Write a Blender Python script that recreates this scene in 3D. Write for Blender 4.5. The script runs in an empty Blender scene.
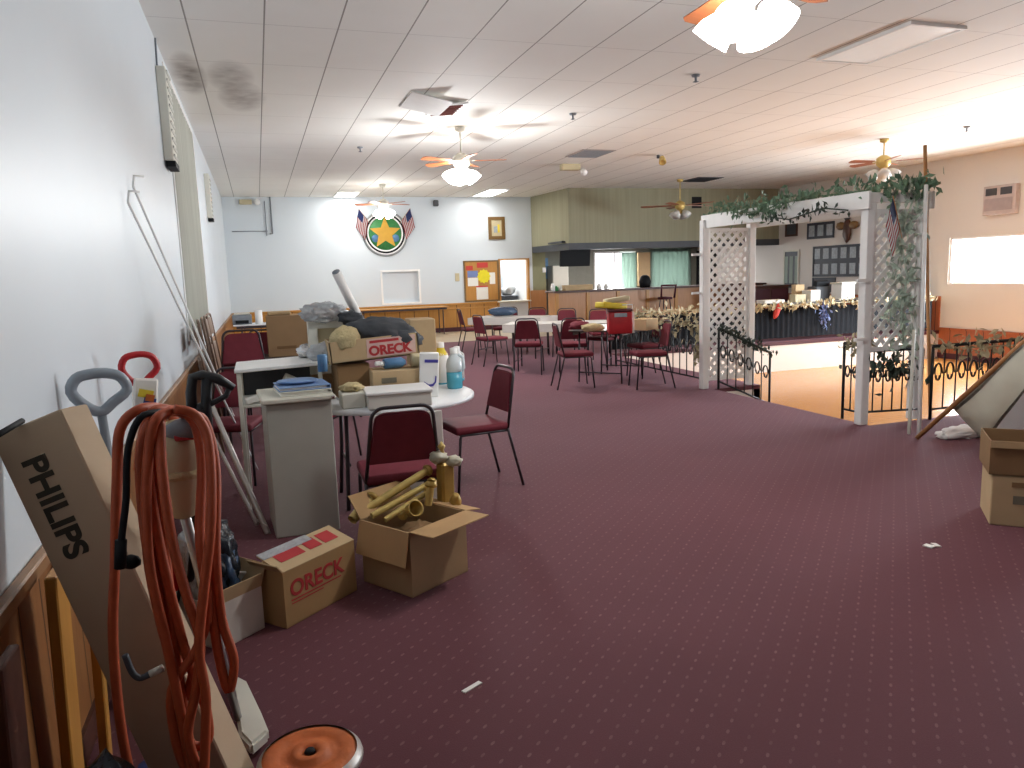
import bpy, bmesh, math, random
from mathutils import Vector, Matrix, noise, Euler
random.seed(7)
C = bpy.context.scene.collection
SC = bpy.context.scene
PI = math.pi
# ------------------------------------------------------------------ camera
FPX, HC = 750.0, 1.55
dy = Vector(((257-512)/FPX, -(282-384)/FPX, -1)).normalized()
up = Vector((1, .033, 0)).cross(dy).normalized()
if up.y < 0: up = -up
rt = dy.cross(up)
RM = Matrix((rt, dy, up))
CAMP = Vector((0, 0, HC))
cam = bpy.data.objects.new('camera', bpy.data.cameras.new('camera')); C.objects.link(cam)
cam.data.sensor_width = 36; cam.data.lens = FPX/1024*36; cam.data.clip_start = .05; cam.data.clip_end = 200
cam.matrix_world = Matrix.Translation(CAMP) @ RM.to_4x4()
SC.camera = cam
def ray(px, py): return RM @ Vector(((px-512)/FPX, -(py-384)/FPX, -1))
def AY(px, py, Y): d = ray(px, py); return CAMP + d*(Y/d.y)
def AX(px, py, X): d = ray(px, py); return CAMP + d*(X/d.x)
def AZ(px, py, z=0.0): d = ray(px, py); return CAMP + d*((z-HC)/d.z)

# ------------------------------------------------------------------ materials
def lin(h):
    if isinstance(h, str):
        c = [int(h[i:i+2], 16)/255 for i in (0, 2, 4)]
        return tuple(x/12.92 if x <= .04045 else ((x+.055)/1.055)**2.4 for x in c) + (1,)
    return tuple(h) + ((1,) if len(h) == 3 else ())
class N:
    def __init__(s, name):
        s.m = bpy.data.materials.new(name); s.m.use_nodes = True
        s.t = s.m.node_tree; s.b = s.t.nodes['Principled BSDF']
    def n(s, typ, **kw):
        x = s.t.nodes.new(typ)
        for k, v in kw.items():
            if k in x.inputs: x.inputs[k].default_value = v
            else: setattr(x, k, v)
        return x
    def l(s, a, b): s.t.links.new(a, b)
    def coord(s, out='Object', scale=(1, 1, 1), loc=(0, 0, 0), rot=(0, 0, 0)):
        c = s.n('ShaderNodeTexCoord'); mp = s.n('ShaderNodeMapping')
        mp.inputs['Scale'].default_value = scale; mp.inputs['Location'].default_value = loc; mp.inputs['Rotation'].default_value = rot
        s.l(c.outputs[out], mp.inputs[0]); return mp.outputs[0]
    def math(s, op, a, b=None, clamp=False):
        x = s.n('ShaderNodeMath', operation=op, use_clamp=clamp)
        for i, v in enumerate((a, b)):
            if v is None: continue
            if hasattr(v, 'links'): s.l(v, x.inputs[i])
            else: x.inputs[i].default_value = v
        return x.outputs[0]
    def mix(s, f, a, b):
        x = s.n('ShaderNodeMix', data_type='RGBA')
        for i, v in ((0, f), (6, a), (7, b)):
            if hasattr(v, 'links'): s.l(v, x.inputs[i])
            else: x.inputs[i].default_value = v
        return x.outputs[2]
def M(name, col, rough=.6, var=.12, scale=9, bump=0, metal=0, spec=.4, sheen=0, emit=0, stretch=(1, 1, 1), bscale=None, alpha=1, trans=0):
    k = N(name); c = lin(col); b = k.b
    b.inputs['Roughness'].default_value = rough; b.inputs['Metallic'].default_value = metal
    b.inputs['Specular IOR Level'].default_value = spec; b.inputs['Sheen Weight'].default_value = sheen
    b.inputs['Alpha'].default_value = alpha; b.inputs['Transmission Weight'].default_value = trans
    if emit:
        b.inputs['Emission Color'].default_value = c; b.inputs['Emission Strength'].default_value = emit
    v = k.coord('Object', stretch)
    nz = k.n('ShaderNodeTexNoise', Scale=scale, Detail=4.0); k.l(v, nz.inputs['Vector'])
    d = tuple(x*(1-var*1.6) for x in c[:3]) + (1,); e = tuple(min(1, x*(1+var)) for x in c[:3]) + (1,)
    k.l(k.mix(nz.outputs[0], d, e), b.inputs['Base Color'])
    if bump:
        n2 = k.n('ShaderNodeTexNoise', Scale=bscale or scale*3, Detail=3.0); k.l(v, n2.inputs['Vector'])
        bp = k.n('ShaderNodeBump', Strength=bump, Distance=.02); k.l(n2.outputs[0], bp.inputs['Height']); k.l(bp.outputs[0], b.inputs['Normal'])
    return k.m
def emitmat(name, col, s):
    k = N(name); b = k.b; c = lin(col)
    b.inputs['Base Color'].default_value = c; b.inputs['Emission Color'].default_value = c; b.inputs['Emission Strength'].default_value = s
    return k.m
def wood(name, col, dark, scale=3, rough=.4, axis=2, plank=0, plank_axis=1):
    k = N(name); st = [9, 9, 9]; st[axis] = .9
    v = k.coord('Object', st)
    nz = k.n('ShaderNodeTexNoise', Scale=scale, Detail=6.0, Distortion=.8); k.l(v, nz.inputs['Vector'])
    col_ = k.mix(nz.outputs[0], lin(dark), lin(col))
    if plank:
        sp = k.n('ShaderNodeSeparateXYZ'); k.l(k.coord('Object'), sp.inputs[0])
        fr = k.math('FRACT', k.math('MULTIPLY', sp.outputs[plank_axis], 1/plank))
        g = k.math('LESS_THAN', fr, .05)
        col_ = k.mix(g, col_, tuple(x*.25 for x in lin(dark)[:3])+(1,))
    k.l(col_, k.b.inputs['Base Color']); k.b.inputs['Roughness'].default_value = rough
    return k.m

m = {}
m['black'] = M('black_metal', '463f43', .4, .1, metal=.3)  # black lifted toward gray to imitate haze on distant metal
m['dkplastic'] = M('dark_plastic', '26282b', .45)
m['grayplastic'] = M('gray_plastic', '7f858c', .5)
m['dgray'] = M('dark_gray', '4a4d52', .55)
m['red'] = M('red_plastic', 'b5232a', .45)
m['white'] = M('white_paint', 'f0f0ee', .5, .04)
m['offwhite'] = M('off_white', 'd6d4c8', .55, .06)
m['cream'] = M('cream_plastic', 'c9bd9a', .55, .1)
m['steel'] = M('steel', 'b9b9b9', .35, .06, metal=.8)
m['alum'] = M('aluminium', 'c6c1bb', .4, .06, metal=.45)
m['chrome'] = M('chrome', 'd8d8d8', .2, .02, metal=1)
m['burg'] = M('burgundy_vinyl', '742c38', .7, .15, 14, spec=.25)
m['burg2'] = M('burgundy_dark', '4c1f29', .5, .15, 14)
m['card'] = M('cardboard', 'a88a66', .85, .1, 6, bump=.06)
m['card2'] = M('cardboard_pale', 'c2a882', .85, .1, 6, bump=.06)
m['card3'] = M('cardboard_dull', '8a6b49', .85, .1, 6, bump=.06)
m['cardtop'] = M('cardboard_inside', 'b89468', .9, .1, 6)
m['cardw'] = M('white_carton', 'd9d4cc', .75, .06, 6)
m['printred'] = M('red_print', 'b8393c', .8, .1)
m['printblack'] = M('black_print', '3a352a', .8, .1)
m['printgray'] = M('gray_print', '77705f', .85, .2)
m['orange'] = M('orange_rubber', 'b4522f', .5, .2, 30)
m['orangemetal'] = M('rusty_orange_paint', 'c8682f', .55, .3, 14, bump=.1)
m['brass'] = M('brass', 'd3b870', .4, .2, 20, metal=.3)
m['gold'] = M('gold_plastic', 'b0904a', .4, .2, 16, metal=.3)
m['marble'] = M('pale_marble', 'b9b29c', .4, .25, 20)
m['bagdark'] = M('dark_plastic_bag', '20262e', .25, .2, 12, bump=.4, bscale=30)
m['bagblue'] = M('blue_plastic_bag', '3a4d66', .25, .2, 12, bump=.4, bscale=30)
m['bagclear'] = M('clear_plastic_bag', 'c9ced2', .2, .2, 20, bump=.6, bscale=40, alpha=.75)
m['jacket'] = M('charcoal_cloth', '45484d', .8, .3, 8, bump=.3)
m['rag'] = M('cream_cloth', 'c8b78c', .9, .2, 20, bump=.4)
m['blue'] = M('blue_cover', '3a4f92', .5)
m['ltblue'] = M('light_blue_cover', '7d9cc8', .5)
m['purple'] = M('purple_print', '4a46a0', .6)
m['bottle'] = M('clear_bottle', 'cfd8dc', .25, .05)
m['bluefluid'] = M('blue_fluid', '4fa5bf', .25, .1)
m['yellow'] = M('yellow_print', 'e3c93a', .6)
m['honey'] = wood('honey_wood', 'c78f44', 'a8732e', 3, .4, 2)
m['wainscot_l'] = wood('wainscot_left', '9c683a', '74481f', 3, .45, 2, .2, 1)
m['wainscot_b'] = wood('wainscot_back', 'c08a3c', 'a36d28', 3, .45, 2, .4, 0)
m['wainscot_r'] = wood('wainscot_right', 'b5683f', '96502d', 3, .45, 2, .4, 1)
m['barwood'] = wood('bar_wood', 'c08d60', 'a5744a', 3, .4, 2)
m['pole'] = wood('pole_wood', 'b98757', '9a683c', 4, .5, 2)
m['darkwood'] = wood('dark_wood', '5a3426', '3a2018', 3, .4, 0)
m['frame'] = wood('frame_wood', '8a6a3a', '5f4524', 5, .4, 0)
m['leaf'] = M('ivy_leaf', '6d8a70', .6, .5, 30)
m['leafpale'] = M('pale_ivy_leaf', 'b4c4b4', .6, .4, 30)
m['leafgold'] = M('dry_gold_leaf', 'b3a988', .7, .4, 30)
m['leafdark'] = M('dark_leaf', '3c4a40', .6, .4, 30)
m['iron'] = M('wrought_iron', '1f2022', .45, .1, metal=.3)
m['skirt'] = M('black_cloth', '1d1d24', .8, .3, 14)
m['tile'] = M('beige_tile', 'b5a68f', .5, .1, 3)
m['greencurtain'] = M('green_curtain', '96a59d', .7, .15, 6, stretch=(14, 14, .3))
m['wallgray'] = M('bar_wall', '73736a', .8, .08)
m['wallbar2'] = M('bar_back_wall', '85867c', .8, .1)
m['tv'] = M('tv_plastic', '1b1c1f', .6, .05, spec=.2)
m['paper'] = M('paper', 'ece9e2', .7, .03)
m['paperblue'] = M('blue_paper', '7788b8', .7)
m['redpaper'] = M('red_paper', 'c8443c', .7)
m['photo'] = M('photo_print', 'a9b4bd', .5, .35, 20)
m['photodark'] = M('dark_mount', '3a3f4a', .5, .1)
m['ceil_light_glow'] = M('diffuser', 'f4f2ee', .3, .02, emit=.12)  # unlit panel given a faint glow of its own
m['tabletop_w'] = M('white_plastic_top', 'e6e8ea', .35, .02)
m['tabletop_d'] = M('dark_table_top', '5b5552', .35, .1)
m['tabletop_g'] = M('pale_table_cover', 'c9c5bf', .5, .05)
m['fanblade'] = wood('fan_blade', 'a8653f', '85492b', 3, .4, 0)
m['lampon'] = emitmat('lit_shade', 'fffaf2', 14)
m['tubeon'] = emitmat('lit_diffuser', 'fffdf8', 11)
m['bulboff'] = M('clear_glass_shade', 'cfd0cc', .2, .1)
m['flagred'] = M('flag_red', 'b83a44', .7); m['flagwhite'] = M('flag_white', 'e8e4e2', .7, .03); m['flagblue'] = M('flag_blue', '333f74', .7)
m['emgreen'] = M('emblem_green', '3f8a4e', .5, .3, 12); m['emgold'] = M('emblem_gold', 'd3a237', .45, .1); m['emgray'] = M('emblem_gray', '8d9192', .5); m['emblue'] = M('emblem_blue', '5a86b0', .5, .2)
m['banner'] = M('banner_cloth', 'd5d2c6', .8, .06)
m['bannerprint'] = M('banner_print', 'a3a196', .8, .4, 40)

# glass
k = N('window_glass'); tr = k.n('ShaderNodeBsdfTransparent'); gl = k.n('ShaderNodeBsdfGlossy', Roughness=.03); mx = k.n('ShaderNodeMixShader', Fac=.06)
k.l(tr.outputs[0], mx.inputs[1]); k.l(gl.outputs[0], mx.inputs[2]); k.l(mx.outputs[0], k.t.nodes['Material Output'].inputs[0]); m['glass'] = k.m

# carpet: burgundy with staggered rows of pale dashes
k = N('carpet')
sp = k.n('ShaderNodeSeparateXYZ'); k.l(k.coord('Object'), sp.inputs[0])
def axis(a, b, sp_):
    return k.math('SUBTRACT', k.math('FRACT', k.math('MULTIPLY', k.math('ADD', k.math('MULTIPLY', sp.outputs[0], a), k.math('MULTIPLY', sp.outputs[1], b)), 1/sp_)), .5)
fx = axis(.743, .669, .0685); fy = axis(-.70, .714, .0695)
dd = k.math('ADD', k.math('MULTIPLY', k.math('MULTIPLY', fx, fx), 1/.032), k.math('MULTIPLY', k.math('MULTIPLY', fy, fy), 1/.006))
dot = k.math('LESS_THAN', dd, 1.0)
n1 = k.n('ShaderNodeTexNoise', Scale=1.1, Detail=3.0); k.l(k.coord('Object'), n1.inputs['Vector'])
n2 = k.n('ShaderNodeTexNoise', Scale=220.0, Detail=2.0); k.l(k.coord('Object'), n2.inputs['Vector'])
base = k.mix(n1.outputs[0], lin('5a3036'), lin('6c3f46'))
base = k.mix(k.math('MULTIPLY', n2.outputs[0], .55), base, lin('3c2129'))
n3 = k.n('ShaderNodeTexNoise', Scale=7.0, Detail=2.0); k.l(k.coord('Object'), n3.inputs['Vector'])
dot = k.math('MULTIPLY', dot, k.math('MULTIPLY', k.math('SUBTRACT', n3.outputs[0], .2), 1.3, True))
base = k.mix(k.math('MULTIPLY', dot, .5), base, lin('a08078'))
k.l(base, k.b.inputs['Base Color']); k.b.inputs['Roughness'].default_value = .85; k.b.inputs['Specular IOR Level'].default_value = .3
k.b.inputs['Sheen Weight'].default_value = .2; k.b.inputs['Sheen Roughness'].default_value = .45; k.b.inputs['Sheen Tint'].default_value = lin('d8a8b8')
bp = k.n('ShaderNodeBump', Strength=.25, Distance=.004); k.l(n2.outputs[0], bp.inputs['Height']); k.l(bp.outputs[0], k.b.inputs['Normal'])
m['carpet'] = k.m
# glossy orange dance floor
k = N('dance_floor'); sp = k.n('ShaderNodeSeparateXYZ'); k.l(k.coord('Object'), sp.inputs[0])
nz = k.n('ShaderNodeTexNoise', Scale=3.0, Detail=5.0); k.l(k.coord('Object', (1, 12, 1)), nz.inputs['Vector'])
c_ = k.mix(nz.outputs[0], lin('b97a3c'), lin('d69a58'))
g = k.math('LESS_THAN', k.math('FRACT', k.math('MULTIPLY', sp.outputs[1], 10)), .05)
k.l(k.mix(g, c_, lin('8a5628')), k.b.inputs['Base Color']); k.b.inputs['Roughness'].default_value = .22
m['dance'] = k.m
# white glossy wall paint
k = N('wall_paint'); nz = k.n('ShaderNodeTexNoise', Scale=.9, Detail=3.0); k.l(k.coord('Object'), nz.inputs['Vector'])
k.l(k.mix(nz.outputs[0], lin('cdd6dd'), lin('d8dfe4')), k.b.inputs['Base Color']); k.b.inputs['Roughness'].default_value = .38
m['wall'] = k.m
m['wall_r'] = M('wall_paint_right', 'ddd8d2', .6, .03, 1)
# ceiling tiles
k = N('ceiling_tiles'); sp = k.n('ShaderNodeSeparateXYZ'); k.l(k.coord('Object'), sp.inputs[0])
fx = k.math('FRACT', k.math('MULTIPLY', k.math('ADD', sp.outputs[0], .39), 1/.604))
fy = k.math('FRACT', k.math('MULTIPLY', k.math('ADD', sp.outputs[1], .42), 1/1.22))
gx = k.math('LESS_THAN', fx, .022); gy = k.math('MULTIPLY', k.math('LESS_THAN', fy, .008), .45)
gm = k.math('MAXIMUM', gx, gy)
nz = k.n('ShaderNodeTexNoise', Scale=1.6, Detail=4.0); k.l(k.coord('Object'), nz.inputs['Vector'])
c_ = k.mix(nz.outputs[0], lin('eceae4'), lin('f4f3ee'))
# dusty smudges beside the wall vent
def smudge(c_, x, y, rx, ry, s):
    dx = k.math('MULTIPLY', k.math('SUBTRACT', sp.outputs[0], x), 1/rx); d2 = k.math('MULTIPLY', k.math('SUBTRACT', sp.outputs[1], y), 1/ry)
    r = k.math('ADD', k.math('MULTIPLY', dx, dx), k.math('MULTIPLY', d2, d2))
    f = k.math('SUBTRACT', 1.0, r, True)
    n_ = k.n('ShaderNodeTexNoise', Scale=5.0, Detail=3.0); k.l(k.coord('Object'), n_.inputs['Vector'])
    f = k.math('MULTIPLY', k.math('MULTIPLY', f, n_.outputs[0]), s, True)
    return k.mix(f, c_, lin('6f615a'))
c_ = smudge(c_, -.5, 8.7, .18, .9, 1.3); c_ = smudge(c_, -.1, 8.7, .25, .7, .9); c_ = smudge(c_, 0, 9.6, .28, .8, 1.0)
c_ = k.mix(gm, c_, lin('98948d'))
k.l(c_, k.b.inputs['Base Color']); k.b.inputs['Roughness'].default_value = .75; m['ceiling'] = k.m
# soffit: vertical striped paper
k = N('soffit_paper'); nz = k.n('ShaderNodeTexNoise', Scale=14.0, Detail=2.0); k.l(k.coord('Object', (1, 1, .03)), nz.inputs['Vector'])
k.l(k.mix(nz.outputs[0], lin('8d8b72'), lin('a8a48a')), k.b.inputs['Base Color']); k.b.inputs['Roughness'].default_value = .8; m['soffit'] = k.m
# curtain on left window
k = N('beige_curtain'); wv = k.n('ShaderNodeTexNoise', Scale=9.0, Detail=2.0); k.l(k.coord('Object', (1, 1, .05)), wv.inputs['Vector'])
k.l(k.mix(wv.outputs[0], lin('a3a29a'), lin('c6c5bd')), k.b.inputs['Base Color']); k.b.inputs['Roughness'].default_value = .7; m['curtain'] = k.m

# ------------------------------------------------------------------ mesh builder
class MB:
    def __init__(s): s.bm = bmesh.new(); s.k = 0
    def _new(s, f0, smooth, mi=0):
        s.bm.faces.ensure_lookup_table()
        for f in s.bm.faces[f0:]: f.smooth = smooth; f.material_index = mi
    def box(s, c, d, rot=None, bev=.0, mi=0, seg=1):
        b = bmesh.new(); bmesh.ops.create_cube(b, size=1)
        for v in b.verts: v.co = Vector((v.co.x*d[0], v.co.y*d[1], v.co.z*d[2]))
        if bev: bmesh.ops.bevel(b, geom=b.edges[:], offset=min(bev, min(d)*.45), segments=seg, affect='EDGES', profile=.6)
        R = (rot if isinstance(rot, Matrix) else Euler(rot).to_matrix()) if rot is not None else Matrix.Identity(3)
        for v in b.verts: v.co = R @ v.co + Vector(c)
        s.join(b, seg > 1, mi); return s
    def join(s, b, smooth, mi=0):
        f0 = len(s.bm.faces); mp = {}
        for v in b.verts: mp[v] = s.bm.verts.new(v.co)
        for f in b.faces:
            try: s.bm.faces.new([mp[v] for v in f.verts])
            except ValueError: pass
        b.free(); s._new(f0, smooth, mi)
    def span(s, x0, x1, y0, y1, z0, z1, bev=0, mi=0):
        D = (abs(x1-x0), abs(y1-y0), abs(z1-z0))
        if max(D) < 3.6 and min(D) < .1:   # keep neighbouring bars from sharing a face
            e = .0002+.0012*((s.k*.618) % 1); s.k += 1
            x0, x1 = sorted((x0, x1)); y0, y1 = sorted((y0, y1)); z0, z1 = sorted((z0, z1))
            e = min(e, min(D)*.2); x0 -= e; x1 += e; y0 -= e; y1 += e; z0 -= e; z1 += e
        return s.box(((x0+x1)/2, (y0+y1)/2, (z0+z1)/2), (abs(x1-x0), abs(y1-y0), abs(z1-z0)), bev=bev, mi=mi)
    def obox(s, o, a, b, c, bev=0, mi=0):   # corner + three edge vectors
        o, a, b, c = map(Vector, (o, a, b, c)); R = Matrix((a.normalized(), b.normalized(), c.normalized())).transposed()
        if R.determinant() < 0: R = Matrix((b.normalized(), a.normalized(), c.normalized())).transposed(); a, b = b, a
        return s.box(o+(a+b+c)/2, (a.length, b.length, c.length), R, bev, mi)
    def tube(s, pts, r, seg=8, closed=False, mi=0, cap=True):
        pts = [Vector(p) for p in pts]; n = len(pts); f0 = len(s.bm.faces); rings = []
        prev = None
        for i, p in enumerate(pts):
            a = pts[(i-1) % n] if (closed or i > 0) else p; b = pts[(i+1) % n] if (closed or i < n-1) else p
            t = (b-a).normalized() if (b-a).length > 1e-9 else Vector((0, 0, 1))
            if prev is None:
                u = t.orthogonal().normalized()
            else:
                u = prev - t*prev.dot(t); u = u.normalized() if u.length > 1e-6 else t.orthogonal().normalized()
            prev = u; w = t.cross(u); rr = r[i] if isinstance(r, (list, tuple)) else r
            rings.append([s.bm.verts.new(p + (u*math.cos(2*PI*j/seg) + w*math.sin(2*PI*j/seg))*rr) for j in range(seg)])
        for i in range(n if closed else n-1):
            A, B = rings[i], rings[(i+1) % n]
            for j in range(seg):
                s.bm.faces.new((A[j], A[(j+1) % seg], B[(j+1) % seg], B[j]))
        if cap and not closed:
            s.bm.faces.new(rings[0][::-1]); s.bm.faces.new(rings[-1])
        s._new(f0, True, mi); return s
    def cyl(s, p0, p1, r0, r1=None, seg=16, mi=0): return s.tube([p0, p1], [r0, r0 if r1 is None else r1], seg, mi=mi)
    def lathe(s, prof, c=(0, 0, 0), seg=24, R=None, mi=0):
        f0 = len(s.bm.faces); c = Vector(c); R = R or Matrix.Identity(3); rings = []
        for r, z in prof:
            if r < 1e-5: rings.append([s.bm.verts.new(c + R @ Vector((0, 0, z)))])
            else: rings.append([s.bm.verts.new(c + R @ Vector((r*math.cos(2*PI*j/seg), r*math.sin(2*PI*j/seg), z))) for j in range(seg)])
        for A, B in zip(rings, rings[1:]):
            for j in range(seg):
                a = [A[j % len(A)], A[(j+1) % len(A)], B[(j+1) % len(B)], B[j % len(B)]]
                a = list(dict.fromkeys(a))
                if len(a) > 2:
                    try: s.bm.faces.new(a)
                    except ValueError: pass
        s._new(f0, True, mi); return s
    def prism(s, poly, vec, mi=0, bev=0, smooth=False):
        b = bmesh.new(); vec = Vector(vec)
        A = [b.verts.new(Vector(p)) for p in poly]; B = [b.verts.new(Vector(p)+vec) for p in poly]; n = len(A)
        b.faces.new(A); b.faces.new(B[::-1])
        for i in range(n): b.faces.new((A[i], B[i], B[(i+1) % n], A[(i+1) % n]))
        bmesh.ops.recalc_face_normals(b, faces=b.faces[:])
        if bev: bmesh.ops.bevel(b, geom=[e for e in b.edges if e.calc_face_angle(0) > .8], offset=bev, segments=2, affect='EDGES')
        s.join(b, smooth, mi); return s
    def blob(s, c, r, seed=0, amp=.15, freq=2.0, sub=3, rot=None, mi=0, flat=None):
        b = bmesh.new(); bmesh.ops.create_icosphere(b, subdivisions=sub, radius=1)
        R = Euler(rot).to_matrix() if rot else Matrix.Identity(3); o = Vector((seed*3.1, seed*1.7, seed*.9))
        for v in b.verts:
            d = v.co.normalized(); k_ = 1 + amp*noise.noise(d*freq+o) + amp*.5*noise.noise(d*freq*2.7+o)
            p = Vector((d.x*r[0], d.y*r[1], d.z*r[2]))*k_
            if flat is not None and p.z < -flat: p.z = -flat
            v.co = R @ p + Vector(c)
        s.join(b, True, mi); return s
    def sheet(s, grid, mi=0, thick=.003, smooth=True):   # grid[i][j] of points -> two-sided cloth with thickness
        f0 = len(s.bm.faces); V = [[s.bm.verts.new(Vector(p)) for p in r] for r in grid]
        b0 = len(s.bm.faces)
        fs = []
        for i in range(len(V)-1):
            for j in range(len(V[0])-1): fs.append(s.bm.faces.new((V[i][j], V[i+1][j], V[i+1][j+1], V[i][j+1])))
        s._new(f0, smooth, mi)
        if thick:
            bmesh.ops.solidify(s.bm, geom=fs, thickness=thick)
        return s
    def build(s, name, mat, parent=None, world=True):
        me = bpy.data.meshes.new(name)
        bmesh.ops.recalc_face_normals(s.bm, faces=s.bm.faces[:])
        if parent is not None and world:
            inv = WM[root_key(parent)].inverted()
            s.bm.transform(inv)
        s.bm.to_mesh(me); s.bm.free()
        for x in (mat if isinstance(mat, (list, tuple)) else [mat]): me.materials.append(x)
        o = bpy.data.objects.new(name, me); C.objects.link(o)
        if parent is not None: o.parent = parent
        return o
WM = {}
def root_key(o):
    while o.parent: o = o.parent
    return o.name
def tag(o, label, cat, group=None, kind=None):
    o['label'] = label; o['category'] = cat
    if group: o['group'] = group
    if kind: o['kind'] = kind
    return o
def thing(name, label, cat, loc=(0, 0, 0), rz=0, group=None):
    o = bpy.data.objects.new(name, None); C.objects.link(o); o.empty_display_size = .1
    o.location = loc; o.rotation_euler = (0, 0, rz)
    WM[o.name] = Matrix.Translation(Vector(loc)) @ Matrix.Rotation(rz, 4, 'Z')
    return tag(o, label, cat, group)
def solo(mb, name, mat, label, cat, group=None):
    """a thing that is one mesh: origin at the centre of its base"""
    b = mb.bm; n = max(1, len(b.verts))
    c = Vector((sum(v.co.x for v in b.verts)/n, sum(v.co.y for v in b.verts)/n, min(v.co.z for v in b.verts)))
    b.transform(Matrix.Translation(-c)); o = mb.build(name, mat); o.location = c
    return tag(o, label, cat, group)
def dup(root, loc, rz, label, group=None, rot=None):
    r = root.copy(); C.objects.link(r); r.location = loc; r.rotation_euler = rot or (0, 0, rz); r['label'] = label
    if group: r['group'] = group
    for ch in root.children:
        c = ch.copy(); C.objects.link(c); c.parent = r
        for g_ in ch.children:
            d = g_.copy(); C.objects.link(d); d.parent = c
    return r
def struct(name, mb, mat):
    o = mb.build(name, mat); o['kind'] = 'structure'; return o
def text(s, mat, parent, origin, xdir, ydir, size, bold=.0, name='lettering', align='LEFT', ext=.0008):
    cu = bpy.data.curves.new(name, 'FONT'); cu.body = s; cu.size = size; cu.extrude = ext; cu.offset = bold; cu.align_x = align
    cu.materials.append(mat); o = bpy.data.objects.new(name, cu); C.objects.link(o)
    x = Vector(xdir).normalized(); y = Vector(ydir); y = (y-x*y.dot(x)).normalized(); z = x.cross(y)
    Mx = Matrix((x, y, z)).transposed().to_4x4(); Mx.translation = Vector(origin)
    bpy.context.view_layer.update()
    me = bpy.data.meshes.new_from_object(o.evaluated_get(bpy.context.evaluated_depsgraph_get())); me.name = name
    bpy.data.objects.remove(o); o = bpy.data.objects.new(name, me); C.objects.link(o)
    o.parent = parent; o.matrix_local = WM[root_key(parent)].inverted() @ Mx
    return o

# ------------------------------------------------------------------ room shell
XL, XR, YB, ZC, PD = -.68, 14.2, 20.4, 3.67, .6
YF = -8.0
fl = MB()
for x0, x1, y0, y1 in ((XL, 5.45, YF, 17.2), (5.45, XR, YF, 5.6), (5.45, 6.15, 8.2, 17.2), (6.15, XR, 12.7, 17.2), (7.5, XR, 17.2, 22.4)):
    fl.span(x0, x1, y0, y1, -.05, 0)
struct('floor', fl, m['carpet'])
struct('floor_back', MB().span(XL, 7.5, 17.2, 23.2, -.05, 0), m['tile'])
struct('floor_dance', MB().span(5.3, XR, 5.5, 12.8, -PD-.05, -PD), m['dance'])
w = MB().span(5.4, XR, 12.7, 12.8, -PD, -.05).span(6.05, 6.15, 8.2, 12.7, -PD, -.05).span(5.4, 6.15, 8.2, 8.3, -PD, -.05).span(5.35, 5.45, 5.5, 8.3, -PD, -.05).span(5.4, XR, 5.5, 5.6, -PD, -.05)
struct('wall_pit', w, M('pit_wall_paint', 'dcd6cf', .6, .03, 1))
struct('trim_6', MB().span(6.15, XR, 12.685, 12.7, -.07, .005), m['burg2'])
st = MB().span(5.45, 5.75, 5.75, 8.18, -PD, -.2, .01).span(5.75, 6.05, 5.75, 8.18, -PD, -.4, .01)
struct('floor_steps', st, M('gray_step', '9c948e', .7, .1))
# left wall with a window opening Y 8.3..11.3, z 1..3.5
w = MB().span(XL-.15, XL, YF, 7.95, 0, ZC).span(XL-.15, XL, 11.3, YB, 0, ZC).span(XL-.15, XL, 7.95, 11.3, 0, 1.0).span(XL-.15, XL, 7.95, 11.3, 3.6, ZC)
struct('wall_left', w, m['wall'])
struct('wall_front', MB().span(XL-.15, XR+.15, YF-.15, YF, 0, ZC), wood('front_fill_cut', '4a3426', '33241a', 3, .6, 2, .6, 0))  # unseen wall behind the camera, set back and darkened to cut fill
# back wall with pass-through X 6.53..7.34, z .79..1.93 and niche X 3.2..4.18, z .87..1.7
w = MB().span(XL-.15, 3.2, YB, YB+.12, 0, ZC).span(4.18, 6.53, YB, YB+.12, 0, ZC).span(7.34, 7.5, YB, YB+.12, 0, ZC).span(3.2, 4.18, YB, YB+.12, 0, .87).span(3.2, 4.18, YB, YB+.12, 1.7, ZC)
w.span(6.53, 7.34, YB, YB+.12, 0, .79).span(6.53, 7.34, YB, YB+.12, 1.93, ZC).span(3.15, 4.23, YB+.1, YB+.14, .8, 1.8)
struct('wall_back', w, m['wall'])
struct('trim_7', MB().span(3.15, 3.2, YB-.012, YB+.0, .82, 1.75).span(4.18, 4.23, YB-.012, YB, .82, 1.75).span(3.15, 4.23, YB-.012, YB, 1.7, 1.75).span(3.15, 4.23, YB-.012, YB, .82, .87), m['white'])
# kitchen behind the pass-through
kw = MB().span(5.6, 5.7, YB+.12, 23.2, 0, 2.6).span(7.4, 7.5, YB+.12, 22.4, 0, 2.6).span(5.6, 7.5, 23.1, 23.2, 0, 2.6).span(5.6, 7.5, YB+.12, 23.2, 2.6, 2.65)
struct('wall_kitchen', kw, m['white'])
t = MB()
for x0, x1, z0, z1 in ((6.47, 6.53, .75, 1.97), (7.34, 7.4, 0, 1.97), (6.47, 7.4, 1.93, 1.97)): t.span(x0, x1, YB-.02, YB+.12, z0, z1)
struct('trim_8', t, m['honey'])
struct('trim_9', MB().span(6.4, 7.4, YB-.12, YB+.3, .75, .79, .01), m['offwhite'])
# ceiling
struct('ceiling', MB().span(XL-.15, XR+.15, YF-.15, 22.5, ZC, ZC+.1), m['ceiling'])
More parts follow.
